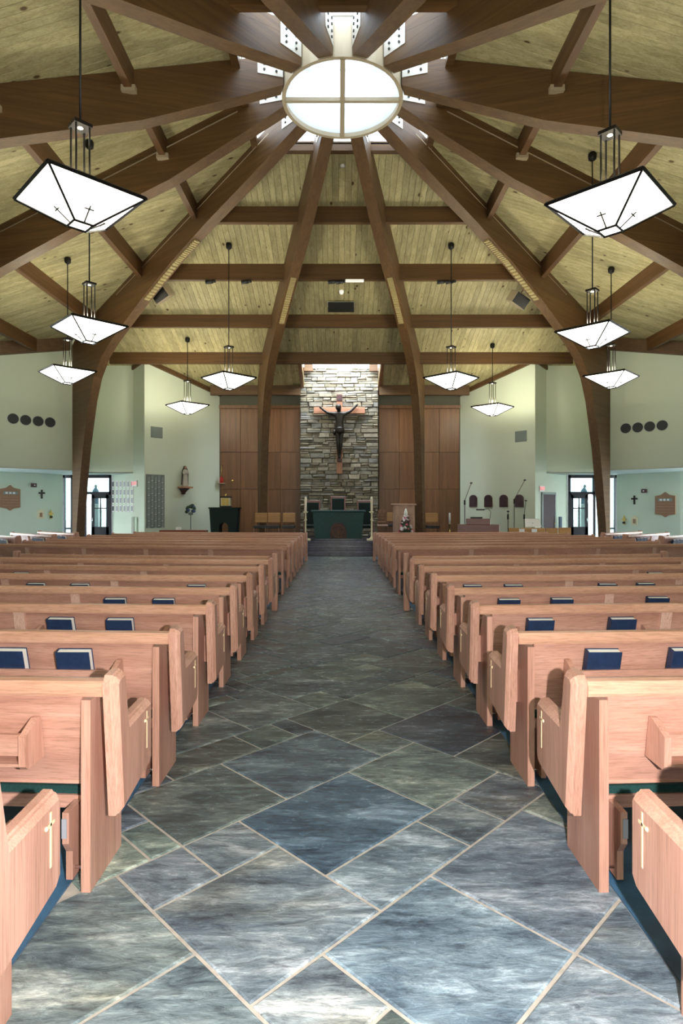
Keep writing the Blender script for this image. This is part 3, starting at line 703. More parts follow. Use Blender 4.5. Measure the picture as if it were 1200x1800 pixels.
# crucifix
cx, cz = at(596.5, 800, 23.42)[0], 0
cr = thing('crucifix', 'large wooden crucifix with dark bronze figure on the stone wall', 'crucifix', (cx, 23.40, 0))
def zz(v): return CH+(VV-v)/F*23.42
def xx(u): return (u-596.5)/F*23.42
MB().bbox(-.11, .11, 0, .15, zz(833), zz(692), .012).build('upright', 'cross_wood', cr)
MB().bbox(-1.01, 1.0, -.02, .13, zz(727), zz(716), .012).build('crossbeam', 'cross_wood_x', cr)
MB().bbox(-.11, .11, -.03, -.0, zz(705), zz(693.5), .006).build('title_board', 'maroon', cr)
MB().bbox(-.09, .09, -.16, 0, zz(812), zz(806), .01).build('foot_block', 'maroon', cr)
Yc = -.16
J = [(0, Yc, zz(755)), (0, Yc-.02, zz(744)), (0, Yc-.02, zz(734)), (0.0, Yc-.01, zz(729)), (-.01, Yc-.04, zz(725.5)), (-.03, Yc-.09, zz(721)), (-.045, Yc-.1, zz(716.5)),
     (-.17, Yc, zz(729)), (-.46, Yc+.02, zz(727)), (-.66, Yc+.05, zz(720.5)), (-.74, Yc+.05, zz(717.5)),
     (.15, Yc, zz(729.5)), (.42, Yc+.02, zz(724.5)), (.60, Yc+.05, zz(716.5)), (.665, Yc+.05, zz(713.5)),
     (-.085, Yc, zz(759)), (-.06, Yc-.07, zz(779)), (-.035, Yc+.02, zz(800)), (-.03, Yc-.05, zz(806.5)),
     (.085, Yc, zz(759)), (.05, Yc-.07, zz(779)), (.03, Yc+.0, zz(800)), (.02, Yc-.08, zz(806.5)),
     (-.77, Yc+.03, zz(715)), (-.79, Yc+.04, zz(716.5)), (-.745, Yc+.03, zz(715.2)), (-.78, Yc+.04, zz(718)), (-.75, Yc+.01, zz(719.2)),
     (.70, Yc+.03, zz(711.3)), (.715, Yc+.04, zz(712.5)), (.675, Yc+.03, zz(711.2)), (.715, Yc+.04, zz(713.8)), (.69, Yc+.01, zz(715.3))]
E = [(0,1),(1,2),(2,3),(3,4),(4,5),(5,6),(3,7),(7,8),(8,9),(9,10),(3,11),(11,12),(12,13),(13,14),(0,15),(15,16),(16,17),(17,18),(0,19),(19,20),(20,21),(21,22)]+[(10,k) for k in range(23, 28)]+[(14,k) for k in range(28, 33)]
Rr = [(.16,.11),(.15,.11),(.20,.13),(.15,.10),.07,.105,.085,.085,.06,.048,.042,.085,.06,.048,.042,.105,.08,.052,.04,.105,.08,.052,.04]+[.014]*10
skin_mesh('figure', J, E, Rr, 'bronze', cr)
MB().ball((-.045, Yc-.1, zz(718)), .115, (1, 1, 1.15), 12, 8).build('hair', 'bronze', cr)
lc = MB().lathe([(.13, 0), (.19, .02), (.2, .12), (.185, .22), (.16, .26)], (0, Yc, zz(763.5)), 14, sx=1, sy=.75); lc.tube([(-.17, Yc-.05, zz(757)), (-.215, Yc-.03, zz(762)), (-.2, Yc-.02, zz(766.5))], [.05, .06, .02], 8)
lc.build('loincloth', 'bronze', cr)

# altar
al = thing('altar', 'altar draped in dark green with an arched carved front panel', 'altar', (at(594.5, 0, 21.4)[0], 21.4, PZ))
def altar_body():
    m = MB(); pts = [(-.82, 0), (.82, 0), (.90, .98), (-.90, .98)]
    return m.prism(pts, lambda p, q, d: (p, d, q), -.4, .4)
altar_body().build('body', 'altar_green', al)
MB().bbox(-.96, .96, -.46, .46, .98, 1.05, .012).build('top_slab', 'altar_green', al)
MB().prism([(-.29, .06)]+[(-.29*math.cos(PI*i/16), .3+.32*math.sin(PI*i/16)) for i in range(17)]+[(.29, .06)], lambda p, q, d: (p, d, q), -.425, -.38).build('arch_panel', 'maroon', al)
m = MB()
for i in range(8):
    a = PI*i/8; m.tube([(.0, -.43, .3), (.2*math.cos(a*2), -.43, .3+.2*math.sin(a*2))], .012, 5)
m.tube([(.21*math.cos(2*PI*i/20), -.43, .3+.21*math.sin(2*PI*i/20)) for i in range(21)], .015, 5).build('carving', 'panel_wood', al)
MB().bbox(-.84, .84, -.44, .42, -.002, .05, .006).build('plinth', 'step_stone', al)
# tall candlesticks
def candlestick(u, Y, v_top, v_bot, label):
    x, _, zt_ = at(u, v_top, Y); t = thing('candlestick', label, 'candlestick', (x, Y, PZ), 0, 'tall altar candlesticks'); h = zt_-PZ
    MB().bbox(-.17, .17, -.17, .17, 0, .06, .01).build('foot', 'ivory', t)
    MB().lathe([(.11, .06), (.05, .1), (.028, .16), (.028, h*.45), (.045, h*.46), (.045, h*.48), (.028, h*.5), (.03, h*.62), (.09, h*.65), (.09, h*.66), (.0, h*.66)], n=12).build('shaft', 'ivory', t)
    MB().lathe([(.042, h*.66), (.042, h*.98), (.012, h), (0, h)], n=10).build('candle', 'candle_wax', t)
candlestick(537, 20.75, 873, 945, 'tall ivory candlestick left of the green altar'); candlestick(653, 20.75, 873, 945, 'tall ivory candlestick right of the green altar')
# presider chairs behind the altar
def throne(u, Y, h, wd, label, mat='red_wood', cush='green_black'):
    t = thing('presider_chair', label, 'chair', (at(u, 0, Y)[0], Y, PZ), 0, 'green upholstered presider chairs')
    for s in (-1, 1):
        MB().bbox(*sorted((s*(wd-.06), s*wd)), .2, .27, 0, h, .008).build('back_post', mat, t)
        MB().bbox(*sorted((s*(wd-.06), s*wd)), -.3, -.24, 0, .62, .008).build('leg', mat, t); MB().bbox(*sorted((s*(wd-.07), s*(wd+.01))), -.33, .22, .60, .65, .008).build('armrest', mat, t)
    MB().bbox(-wd+.05, wd-.05, .21, .26, h-.09, h, .008).build('top_rail', mat, t)
    MB().bbox(-wd+.06, wd-.06, .17, .25, .5, h-.09, .015).build('back_cushion', cush, t); MB().bbox(-wd+.06, wd-.06, -.28, .2, .36, .48, .015).build('seat', cush, t)
throne(594, 22.9, 1.58, .29, 'tallest green presider chair centred behind the altar')
throne(548, 22.7, 1.42, .31, 'green presider chair behind the left end of the altar'); throne(642, 22.7, 1.42, .31, 'green presider chair behind the right end of the altar')
# plain chairs
def chair(u, Y, label, wd=.45, group='tan backed chairs by the panelling'):
    t = thing('chair', label, 'chair', (at(u, 0, Y)[0], Y, PZ), 0, group); h = .95; w2 = wd/2
    MB().bbox(-w2, w2, .22, .26, .60, h, .012).build('backrest', 'tan_wood', t); MB().bbox(-w2, w2, -.24, .24, .40, .50, .012).build('seat', 'black', t)
    for s in (-1, 1):
        MB().bbox(*sorted((s*(w2-.04), s*w2)), .2, .24, 0, .62, .005).build('leg', 'panel_wood', t); MB().bbox(*sorted((s*(w2-.04), s*w2)), -.24, -.2, 0, .42, .005).build('leg', 'panel_wood', t)
for u, lab in ((457.5, 'tan backed chair farthest left in the row of three'), (480.5, 'tan backed chair in the middle of the row of three'), (507, 'tan backed chair nearest the altar in the row of three'),
               (760, 'tan backed chair standing alone right of the pulpit')): chair(u, 21.5, lab)
chair(687, 23.4, 'tan backed chair half hidden behind the pulpit', .4)
# carved side chair
t = thing('carved_chair', 'carved high backed wooden chair between altar and pulpit', 'chair', (at(672, 0, 23)[0], 23, PZ))
for s in (-1, 1):
    MB().bbox(*sorted((s*.14, s*.19)), .18, .23, 0, 1.0, .006).build('back_post', 'panel_wood', t); MB().bbox(*sorted((s*.14, s*.19)), -.22, -.17, 0, .44, .006).build('leg', 'panel_wood', t)
MB().prism([(-.19, .92)]+[(-.19+.38*i/10, .98+.12*math.sin(PI*i/10)) for i in range(11)]+[(.19, .92)], lambda p, q, d: (p, d, q), .18, .22).build('crest', 'panel_wood', t)
for k in (.55, .68, .8): MB().bbox(-.16, .16, .19, .215, k, k+.06, .005).build('slat', 'panel_wood', t)
MB().bbox(-.2, .2, -.23, .2, .42, .48, .01).build('seat', 'ambo_wood', t)
# pulpit
t = thing('pulpit', 'pale wooden pulpit with overhanging top beside the flowers', 'pulpit', (at(709, 0, 22)[0], 22, PZ))
MB().bbox(-.37, .37, -.3, .3, 0, 1.22, .01).build('body', 'ambo_wood', t); MB().bbox(-.43, .43, -.36, .36, 1.22, 1.28, .012).build('top', 'ambo_wood', t)
for s in (-1, 1):
    for z0, z1 in ((.1, .84), (.88, 1.17)): MB().bbox(*sorted((s*.015, s*.34)), -.318, -.30, z0, z1, .008).build('panel', 'ambo_wood', t)
# flowers before the pulpit
t = thing('flower_arrangement', 'pyramid of pink and white flowers in front of the pulpit', 'flowers', (at(713, 0, 21.2)[0], 21.2, PZ))
MB().lathe([(.0, 0), (.14, .0), (.2, .12), (.16, .16), (.0, .16)], n=12).build('bowl', 'maroon', t)
MB().lathe([(.0, .14), (.19, .2), (.2, .35), (.11, .6), (.03, .8), (0, .82)], n=10).build('greenery', 'leaf', t)
rf = random.Random(9)
for i in range(70):
    h = rf.uniform(.16, .85); r = .30*(1-(h-.2)/.75) if h > .25 else .3; a = rf.uniform(PI, 2*PI) if rf.random() < .8 else rf.uniform(0, PI); r = max(r, .03)
    MB().ball((r*math.cos(a), r*.8*math.sin(a), h), rf.uniform(.035, .06), (1, 1, .8), 7, 4).build('blossom', rf.choice(('rose', 'bloom', 'bloom', 'maroon')), t)
MB().lathe([(.05, .78), (.07, .95), (.03, 1.08), (0, 1.12)], n=8).build('white_spray', 'page', t)
# floor candle right of the pulpit
t = thing('floor_candle', 'white candle on slim stand before the right panelling', 'candle', (at(790, 0, 22.6)[0], 22.6, PZ))
MB().lathe([(.13, 0), (.13, .02), (.03, .06), (.02, .5), (.06, .52), (.0, .53)], n=12).build('stand', 'brass', t); MB().lathe([(.035, .52), (.035, .92), (.01, .95), (0, .95)], n=10).build('wax', 'white', t)
tag(MB().bbox(at(800, 0, 22.4)[0]-.14, at(800, 0, 22.4)[0]+.14, 22.3, 22.55, PZ, PZ+.14, .01).build('floor_monitor', 'black'), 'low black box on the platform beside the floor candle', 'box')
# tabernacle table
t = thing('tabernacle_table', 'dark green trestle table with arched opening by the left panelling', 'table', (at(395.5, 0, 22.4)[0], 22.4, PZ))
MB().prism([(-.46, 0), (-.17, 0)]+[(-.17*math.cos(PI*i/12)-.0, .42+.17*math.sin(PI*i/12)) for i in range(13)]+[(.17, 0), (.46, 0), (.53, 1.10), (-.53, 1.10)], lambda p, q, d: (p, d, q), -.3, .3).build('body', 'green_black', t)
MB().bbox(-.56, .56, -.33, .33, 1.10, 1.15, .01).build('top', 'green_black', t)
t = thing('tabernacle', 'small ivory and gold tabernacle with dark roof on the trestle table', 'tabernacle', (at(397, 0, 22.4)[0], 22.4, PZ+1.152))
MB().bbox(-.2, .2, -.16, .16, 0, .05, .008).build('base', 'black', t); MB().bbox(-.17, .17, -.14, .14, .05, .36, .008).build('case', 'ivory', t)
for s in (-1, 1): MB().bbox(*sorted((s*.012, s*.12)), -.155, -.14, .07, .34, .006).build('door', 'gold', t)
MB().bbox(-.2, .2, -.17, .17, .36, .41, .008).build('roof', 'black', t); MB().lathe([(.03, .41), (.05, .45), (.02, .5), (0, .52)], n=8).build('finial', 'gold', t)
# sanctuary lamp on the panelling
t = thing('sanctuary_lamp', 'red sanctuary lamp on a wall bracket above the tabernacle', 'lamp', at(389, 849, 24.0))
MB().bbox(-.13, .13, -.08, .14, -.03, .0, .006).build('shelf', 'ivory', t); MB().lathe([(.06, 0), (.08, .05), (.07, .2), (.04, .24), (0, .24)], n=10).build('red_glass', 'red_glass', t)
MB().tube([(0, 0, .24), (0, 0, .72), (.05, .1, .72)], .012, 6).build('bracket', 'brass', t)
tag(MB().ball(at(408, 845, 24.1), .05, (1, .5, 1)).build('brass_disc', 'brass'), 'small brass disc on the panelling beside the sanctuary lamp', 'disc')
# ---- organ corner on the right
t = thing('organ', 'red brown organ console right of the panelling', 'organ', (at(845, 0, 20.3)[0], 20.3, 0), math.radians(-12))
MB().bbox(-.78, .6, -.35, .45, 0, 1.02, .012).build('case', 'red_wood', t); MB().bbox(-.5, .3, -.3, .2, 1.02, 1.22, .01).build('upper_case', 'red_wood', t)
MB().bbox(-.6, -.5, -.36, -.34, .2, .9, .004).build('panel', 'red_wood', t); MB().bbox(-.35, .05, -.12, .02, 1.22, 1.28, .006).build('book_ledge', 'black', t)
MB().tube([(.3, .1, 1.2), (.33, .1, 1.45), (.25, .05, 1.55), (.1, 0, 1.53)], .01, 6).build('lamp_arm', 'black_metal', t); MB().bbox(-.16, .12, -.06, .04, 1.5, 1.55, .008).build('lamp_head', 'bronze', t)
for i, (u0, u1, Y) in enumerate(((893, 913, 20.1), (914, 958, 20.1), (958, 981, 20.1), (981, 1004, 20.4))):
    x0, x1 = at(u0, 0, Y)[0], at(u1, 0, Y)[0]
    t = MB().bbox(x0+.01, x1-.01, Y, Y+.05, 0, .91, .01).build('choir_screen', 'tan_wood'); tag(t, ('narrow tan wooden choir screen panel next to the organ', 'wide choir screen panel below the white music sheet', 'tan choir screen panel left of the angled last panel', 'last tan choir screen panel before the glazed door')[i], 'screen', 'tan choir screens')
def stand(u, Y, v, label, wide=.3):
    x, _, z = at(u, v, Y); t = thing('music_stand', label, 'music stand', (x, Y, 0)); MB().tube([(0, 0, 0), (0, 0, z)], .014, 6).build('pole', 'black_metal', t)
    for k in range(3): MB().tube([(0, 0, .2), (.25*math.cos(k*2.1), .25*math.sin(k*2.1), .01)], .01, 5).build('leg', 'black_metal', t)
    MB().add([(-wide, -.09, z-.14), (wide, -.09, z-.14), (wide*.85, .1, z+.14), (-wide*.85, .1, z+.14), (-wide, -.07, z-.14), (wide, -.07, z-.14), (wide*.85, .12, z+.14), (-wide*.85, .12, z+.14)], [(0,1,2,3),(7,6,5,4),(0,4,5,1),(1,5,6,2),(2,6,7,3),(3,7,4,0)]).build('sheet', 'page', t)
stand(936, 20.6, 919, 'music stand with white sheets behind the choir screen', .28)
for u, lab in ((917, 'small sun spot laid as white plate on the choir screen below the music stand'), (939, 'small sun spot laid as white plate on the choir screen nearer the door')):
    x, _, z = at(u, 935, 20.08); tag(MB().bbox(x-.09, x+.09, 20.085, 20.098, z-.09, z+.1, .003).build('sheet', 'page'), lab, 'sun spot')  # sun spots on the screen, made as thin white plates
def boom(u, v0, u1, v1, Y, label):
    x, _, z = at(u, v0, Y); x1, _, z1 = at(u1, v1, Y); t = thing('microphone_stand', label, 'microphone', (x, Y, 0), 0, 'microphone stands by the organ')
    MB().lathe([(.15, 0), (.15, .03), (.02, .05), (.02, .06)], n=12).build('base', 'black_metal', t); MB().tube([(0, 0, .05), (0, 0, z)], .013, 6).build('pole', 'black_metal', t)
    MB().tube([(0, 0, z-.15), (0, 0, z+.02)], .03, 8).build('clutch', 'black_metal', t)
    MB().tube([(0, 0, z), ((x1-x), 0, z1-z+z)], .009, 6).build('boom', 'black_metal', t); MB().ball((x1-x, 0, z1), .035, (1.4, 1, .8)).build('microphone', 'black', t)
boom(816.5, 880, 828, 849, 21.0, 'boom microphone stand left of the organ'); boom(903.5, 878, 922, 844, 21.0, 'boom microphone stand right of the arched plaques')
boom(892.5, 905, 892.7, 899, 20.6, 'short straight microphone stand behind the choir screen'); boom(921, 905, 924, 880, 21.3, 'thin microphone stand beside the white music sheets')

# ================================================================== THINGS ON THE WALLS
def on_wall(p, q, u, s=1):
    """point of the plan line p-q (right side coordinates) seen at column u; returns x,y,angle of the wall line"""
    k = (u-VU)/F; px, py = s*p[0], p[1]; qx, qy = s*q[0], q[1]
    t = (k*py-px)/((qx-px)-k*(qy-py)); x, y = px+t*(qx-px), py+t*(qy-py); a = math.atan2(qy-py, qx-px)
    if math.cos(a) < 0: a += PI
    return x, y, a
CH0, CH1, CH2, CH3 = (4.86, 24.15), (7.07, 21.63), (7.66, 22.15), (8.84, 23.2)
def mount(name, label, cat, p, q, u, v, s=1, group=None):
    x, y, a = on_wall(p, q, u, s); z = CH+(VV-v)/F*y
    return thing(name, label, cat, (x, y, z), a, group), y/F     # local -y faces the room; second value: metres per pixel
# square wall grilles
for s, u, v in ((-1, 275, 760), (1, 915.5, 767)):
    t, k = mount('wall_vent', 'square grey wall vent high on the %s chancel wall' % SIDE[s], 'vent', CH0, CH1, u, v, s, 'square grey wall vents')
    MB().bbox(-.24, .24, -.03, -.002, -.2, .2, .006).build('frame', 'vent_grey', t)
    for i in range(7): MB().box(-.2, .2, -.042, -.03, -.17+.05*i, -.145+.05*i).build('slat', 'vent_grey', t)
# slotted grey panel on the left chancel wall
t, k = mount('memorial_board', 'tall grey memorial board of small plates on the left chancel wall', 'board', CH0, CH1, 272.5, 880, -1)
MB().bbox(-.38, .38, -.03, -.003, -1.0, .96, .006).build('board', 'grille', t)
for i in range(5):
    for j in range(8):
        zo = .12 if i % 2 else 0
        MB().box(-.33+.14*i, -.23+.14*i, -.045, -.03, .68-.235*j+zo*.5, .86-.235*j+zo*.5).build('plate', 'vent_grey', t)
        MB().box(-.31+.14*i, -.25+.14*i, -.043, -.03, .655-.235*j+zo*.5, .672-.235*j+zo*.5).build('clip', 'white', t)
# statue on a wall shelf
t, k = mount('wall_shelf', 'carved wooden wall shelf carrying the robed statue', 'shelf', CH0, CH1, 321, 857, -1)
MB().bbox(-.24, .24, -.34, -.003, -.03, .03, .008).build('shelf', 'cross_wood', t)
MB().rings([[(x*w_, -.003+(-.3*w_ if b_ else 0), z_) for x, b_ in ((-.2, 0), (.2, 0), (.16, 1), (-.16, 1))] for w_, z_ in ((.9, -.03), (.55, -.12), (.3, -.22), (.35, -.26))]).build('corbel', 'maroon', t)
def statue(t, h, robe, cloak):
    b = h/1.0
    MB().lathe([(.0, 0), (.16*b, 0), (.165*b, .05*b), (.13*b, .35*b), (.12*b, .55*b), (.145*b, .7*b), (.13*b, .78*b), (.05*b, .83*b), (.0, .84*b)], (0, 0, 0), 14, sx=1, sy=.75).build('robe', robe, t)
    MB().ball((0, -.02*b, .90*b), .068*b, (.85, .95, 1.15), 10, 8).build('head', 'skin', t)
    MB().rings([[(r*b*math.cos(a), r*b*.8*math.sin(a)+.02*b, z_*b) for a in [PI*(-.08)+PI*1.16*i/12 for i in range(13)]] for r, z_ in ((.185, .08), (.165, .4), (.165, .68), (.15, .78), (.088, .88), (.082, .95), (.04, .99))], closed=False).build('cloak', cloak, t)
    skin_mesh('arms', [(-.12*b, 0, .72*b), (-.14*b, -.07*b, .57*b), (-.03*b, -.13*b, .63*b), (0, -.145*b, .70*b), (.03*b, -.13*b, .63*b), (.14*b, -.07*b, .57*b), (.12*b, 0, .72*b)], [(0,1),(1,2),(2,3),(3,4),(4,5),(5,6)], [.045*b, .045*b, .03*b, .022*b, .03*b, .045*b, .045*b], robe, t, 1)
x, y, a = on_wall(CH0, CH1, 321, -1); z = CH+(VV-857)/F*y+.032
t = thing('robed_statue', 'robed statue with dark cloak standing on the wall shelf', 'statue', (x+.17*math.sin(a), y-.17*math.cos(a), z), a); statue(t, .80, 'robe_white', 'bronze')
# flower stand below
x, y, a = on_wall(CH0, CH1, 323, -1); y -= .35; x += .35
t = thing('flower_stand', 'slim stand of blue flowers below the robed statue', 'flowers', (x, y, 0))
MB().lathe([(.16, 0), (.16, .02), (.02, .05), (.015, 1.3), (.09, 1.33), (.1, 1.42), (.0, 1.42)], n=10).build('stand', 'vent_grey', t)
for i in range(14): MB().ball((rf.uniform(-.16, .16), rf.uniform(-.1, .1), rf.uniform(1.42, 1.68)), .065, u=7, v=5).build('blossom', rf.choice(('blue_bloom', 'leaf')), t)
t = thing('kneeling_desk', 'low red brown kneeling desk below the robed statue', 'desk', (at(323, 0, 19.6)[0], 19.6, 0))
MB().bbox(-.75, .75, -.2, .2, .72, .86, .012).build('top', 'red_wood', t)
for s in (-1, 1): MB().bbox(*sorted((s*.66, s*.72)), -.18, .18, 0, .72, .008).build('leg', 'red_wood', t)
tag(MB().bbox(at(313, 0, 19.5)[0]-.08, at(313, 0, 19.5)[0]+.08, 19.5, 19.6, .862, .95, .01).build('card', 'page'), 'small white card on the kneeling desk', 'card')
# arched plaques on the right
for i, u in enumerate((832, 858.5, 885.5, 913)):
    t, k = mount('arched_plaque', 'dark arched wooden plaque, %s from the panelling' % ORD[i], 'plaque', CH0, CH1, u, 880.5, 1, 'dark arched plaques on the right chancel wall')
    h = .235; wd = .165*1.05
    MB().prism([(-wd, -h), (wd, -h)]+[(wd*math.cos(PI*i2/12), .08+.155*math.sin(PI*i2/12)) for i2 in range(13)], lambda p, q, d: (p, d, q), -.05, -.002).build('plaque', 'maroon', t)
    MB().prism([(-wd+.04, -h+.04), (wd-.04, -h+.04)]+[((wd-.04)*math.cos(PI*i2/12), .08+.115*math.sin(PI*i2/12)) for i2 in range(13)], lambda p, q, d: (p, d, q), -.06, -.05).build('relief', 'door_brown', t)
# four round loudspeaker holes on each gallery wall
GA, GB = (9.1, 20.42), (10.86, 19.0)
for s, us, vs_ in ((-1, (23, 45, 67, 88), (736, 738.5, 740.5, 742.5)), (1, (1099.5, 1120.5, 1141.5, 1163.5), (753, 751.5, 749.8, 747.8))):
    for i, (u, v) in enumerate(zip(us, vs_)):
        lab = 'round black speaker grille on the %s gallery wall, %s from the left edge' % (SIDE[s], ORD[i])
        t, k = mount('speaker_grille', lab, 'speaker', GA, GB, u, v, s, 'round speaker grilles')
        n = 24; MB().rings([[(r*math.cos(2*PI*j/n), yy, r*math.sin(2*PI*j/n)) for j in range(n)] for r, yy in ((.195, -.002), (.195, -.016), (.165, -.016), (.165, -.010))], caps=False).build('rim', 'soffit_paint', t)
        MB().rings([[(r*math.cos(2*PI*j/n), yy, r*math.sin(2*PI*j/n)) for j in range(n)] for r, yy in ((.165, -.003), (.165, -.012), (.1, -.016), (.03, -.018))]).build('mesh', 'vent_dark', t)
# alcove walls: hymn board, crosses, small things
L0, L1 = (10.62, 22.9), (11.9, 20.9)
def alcove(s, uu):
    def mt(name, label, cat, key, v): return mount(name, label, cat, L0, L1, uu[key], v, s)
    sd = SIDE[s]
    t, k = mt('hymn_board', 'brown wooden hymn board with pointed top on the %s alcove wall' % sd, 'board', 'hymn', 875 if s < 0 else 887)
    W = .36; MB().prism([(-W, -.34), (-.12, -.38), (0, -.45), (.12, -.38), (W, -.34), (W, .31), (.14, .35), (0, .45), (-.14, .35), (-W, .31)], lambda p, q, d: (p, d, q), -.05, -.002).build('board', 'plaque', t)
    MB().box(-.25, .25, -.06, -.05, .12, .22).build('number_strip', 'vent_grey', t)
    for i in range(3): MB().box(-.18+.13*i, -.1+.13*i, -.064, -.06, .135, .205).build('number_card', 'page', t)
    for i in range(4): MB().box(-.31, .31, -.064, -.05, -.28+.1*i, -.262+.1*i).build('ledge', 'cross_wood', t)
    t, k = mt('wall_cross', 'small dark metal cross on the %s alcove wall' % sd, 'cross', 'cross', 869 if s < 0 else 879)
    MB().box(-.03, .03, -.03, -.002, -.16, .17).build('upright', 'bronze', t); MB().box(-.12, .12, -.03, -.002, .02, .08).build('arm', 'bronze', t)
    t, k = mt('wall_light', 'small dark box light on the %s alcove wall' % sd, 'light', 'box', 853 if s < 0 else 863)
    MB().bbox(-.09, .09, -.1, -.002, -.07, .07, .01).build('box', 'maroon', t); MB().box(-.02, .03, -.106, -.1, -.02, .02).build('lens', 'page', t)
    t, k = mt('wall_icon', 'small ivory icon with pointed top on the %s alcove wall' % sd, 'icon', 'icon', 904 if s < 0 else 915)
    MB().prism([(-.12, -.17), (.12, -.17), (.12, .12), (0, .19), (-.12, .12)], lambda p, q, d: (p, d, q), -.04, -.002).build('panel', 'ivory', t); MB().box(-.05, .05, -.05, -.04, -.1, .06).build('picture', 'plaque', t)
    t, k = mt('wall_ornament', 'small gold cross ornament on the %s alcove wall' % sd, 'ornament', 'orn', 904 if s < 0 else 914)
    MB().prism([(-.11, .02), (-.03, -.02), (-.04, -.17), (.04, -.17), (.03, -.02), (.11, .02), (.03, .07), (0, .17), (-.03, .07)], lambda p, q, d: (p, d, q), -.035, -.002).build('cross', 'gold', t); MB().ball((0, -.04, -.1), .05, (1.3, .6, .8)).build('bowl', 'bronze', t)
alcove(-1, {'hymn': 17, 'cross': 73, 'box': 58, 'icon': 71, 'orn': 89}); alcove(1, {'hymn': 1169.5, 'cross': 1115, 'box': 1133, 'icon': 1115.5, 'orn': 1097})
# lobby: glazed door screens, exit signs, portraits, side door
for s in (-1, 1):
    sd = SIDE[s]; Y = 23.15
    w1 = MB(); xa, xb = 8.86, 10.72
    def X(a, b): return sorted((s*a, s*b))
    for x in (xa, 9.82, 10.34, xb-.06): w1.box(*X(x-.015, x+.08), Y-.02, Y+.08, 0, 2.86)
    w1.box(*X(xa, xb), Y-.02, Y+.08, 2.74, 2.86); w1.box(*X(xa, 9.88), Y-.02, Y+.08, 2.1, 2.21); w1.box(*X(10.36, xb), Y, Y+.08, .75, .82)
    wi = struct(w1.build('window_%d' % (3 if s < 0 else 4), 'dark_frame'), 'dark framed glazed screen with transom beside the arch column on the '+sd)
    for x0, x1, z0, z1 in ((xa+.06, 9.82, 2.2, 2.78), (9.88, 10.36, 0.02, 2.78), (10.42, xb-.06, .82, 2.78), (10.42, xb-.06, .02, .75)):
        MB().box(*X(x0, x1), Y+.035, Y+.045, z0, z1).build('pane', 'glass', wi)
    dr = MB(); x0, x1 = xa+.07, 9.62
    for x in (x0, x1-.12): dr.box(*X(x, x+.12), Y-.01, Y+.05, .01, 2.1)
    dr.box(*X(x0, x1), Y-.01, Y+.05, .01, .85); dr.box(*X(x0, x1), Y-.01, Y+.05, 1.95, 2.1); dr.box(*X((x0+x1)/2-.02, (x0+x1)/2+.02), Y, Y+.04, .85, 1.95); dr.box(*X(x0, x1), Y, Y+.04, 1.55, 1.59)
    do = struct(dr.build('door_%d' % (1 if s < 0 else 2), 'dark_frame'), 'dark door with four panes in the glazed screen on the '+sd)
    for a, b in ((x0+.12, (x0+x1)/2-.02), ((x0+x1)/2+.02, x1-.12)):
        for z0, z1 in ((.85, 1.55), (1.59, 1.95)): MB().box(*X(a, b), Y+.015, Y+.025, z0, z1).build('pane', 'glass', do)
    MB().tube([(s*(x1-.06), Y-.05, 1.0), (s*(x1-.06), Y-.05, 1.2)], .015, 6).build('handle', 'chrome', do)
    # statue outside, seen through the transom
    t = thing('garden_statue', 'grey robed statue on a plinth seen through the %s glazed screen' % sd, 'statue', (s*9.6*1.06+0, 24.9, 0))
    MB().bbox(-.2, .2, -.2, .2, -.06, 1.75, .02).build('plinth', 'concrete', t); e = thing('figure', '', ''); del e['label']; del e['category']
    bpy.data.objects.remove(e)
    MB().lathe([(0, 1.75), (.14, 1.75), (.12, 2.1), (.13, 2.3), (.05, 2.42), (0, 2.42)], n=12, sy=.8).build('robe', 'robe_blue', t); MB().ball((.02, -.02, 2.48), .07, (.9, 1, 1.15)).build('head', 'photo_grey', t)
t, k = mount('exit_sign', 'red exit sign on the left return wall', 'sign', CH1, CH3, 238, 850, -1)
def exitsign(t):
    MB().bbox(-.17, .17, -.05, -.002, -.11, .11, .008).build('box', 'white', t); c = bpy.data.curves.new('letters', 'FONT'); c.body = 'EXIT'; c.size = .17; c.align_x = 'CENTER'; c.align_y = 'CENTER'; c.extrude = .003; c.materials.append(MATS['exit_red'])
    o = bpy.data.objects.new('letters_src', c); COL.objects.link(o); me = bpy.data.meshes.new_from_object(o.evaluated_get(bpy.context.evaluated_depsgraph_get())); bpy.data.objects.remove(o)
    o = link('letters', me, t); o.location = (0, -.054, 0); o.rotation_euler = (PI/2, 0, 0)
exitsign(t)
t, k = mount('exit_sign', 'red exit sign on the right return wall above the brown door', 'sign', CH1, CH3, 951, 859, 1); exitsign(t)
for r in range(4):
    for c in range(6):
        t, k = mount('portrait_photo', 'small framed portrait photo, %s row from the top, %s from the door' % (ORD[r], ORD[c]), 'photo', CH1, CH3, 199.5+6.6*c, 851+14.3*r, -1, 'portrait photos on the lobby wall')
        MB().bbox(-.095, .095, -.02, -.002, -.13, .13, .004).build('frame', 'page', t); MB().box(-.06, .06, -.024, -.02, -.09, .09).build('picture', 'black' if c == 0 else 'photo_grey', t)
x, y, a = on_wall(CH1, CH3, 962.5, 1); t = thing('side_door', 'dark brown side door below the right exit sign', 'door', (x, y, 0), a)
MB().bbox(-.42, .42, -.05, -.003, 0, 2.08, .006).build('leaf', 'door_brown', t)
m = MB().box(-.5, -.42, -.06, -.002, 0, 2.16).box(.42, .5, -.06, -.002, 0, 2.16).box(-.5, .5, -.06, -.002, 2.08, 2.16); m.build('frame', 'vent_grey', t); MB().ball((.34, -.08, 1.0), .03).build('knob', 'brass', t)
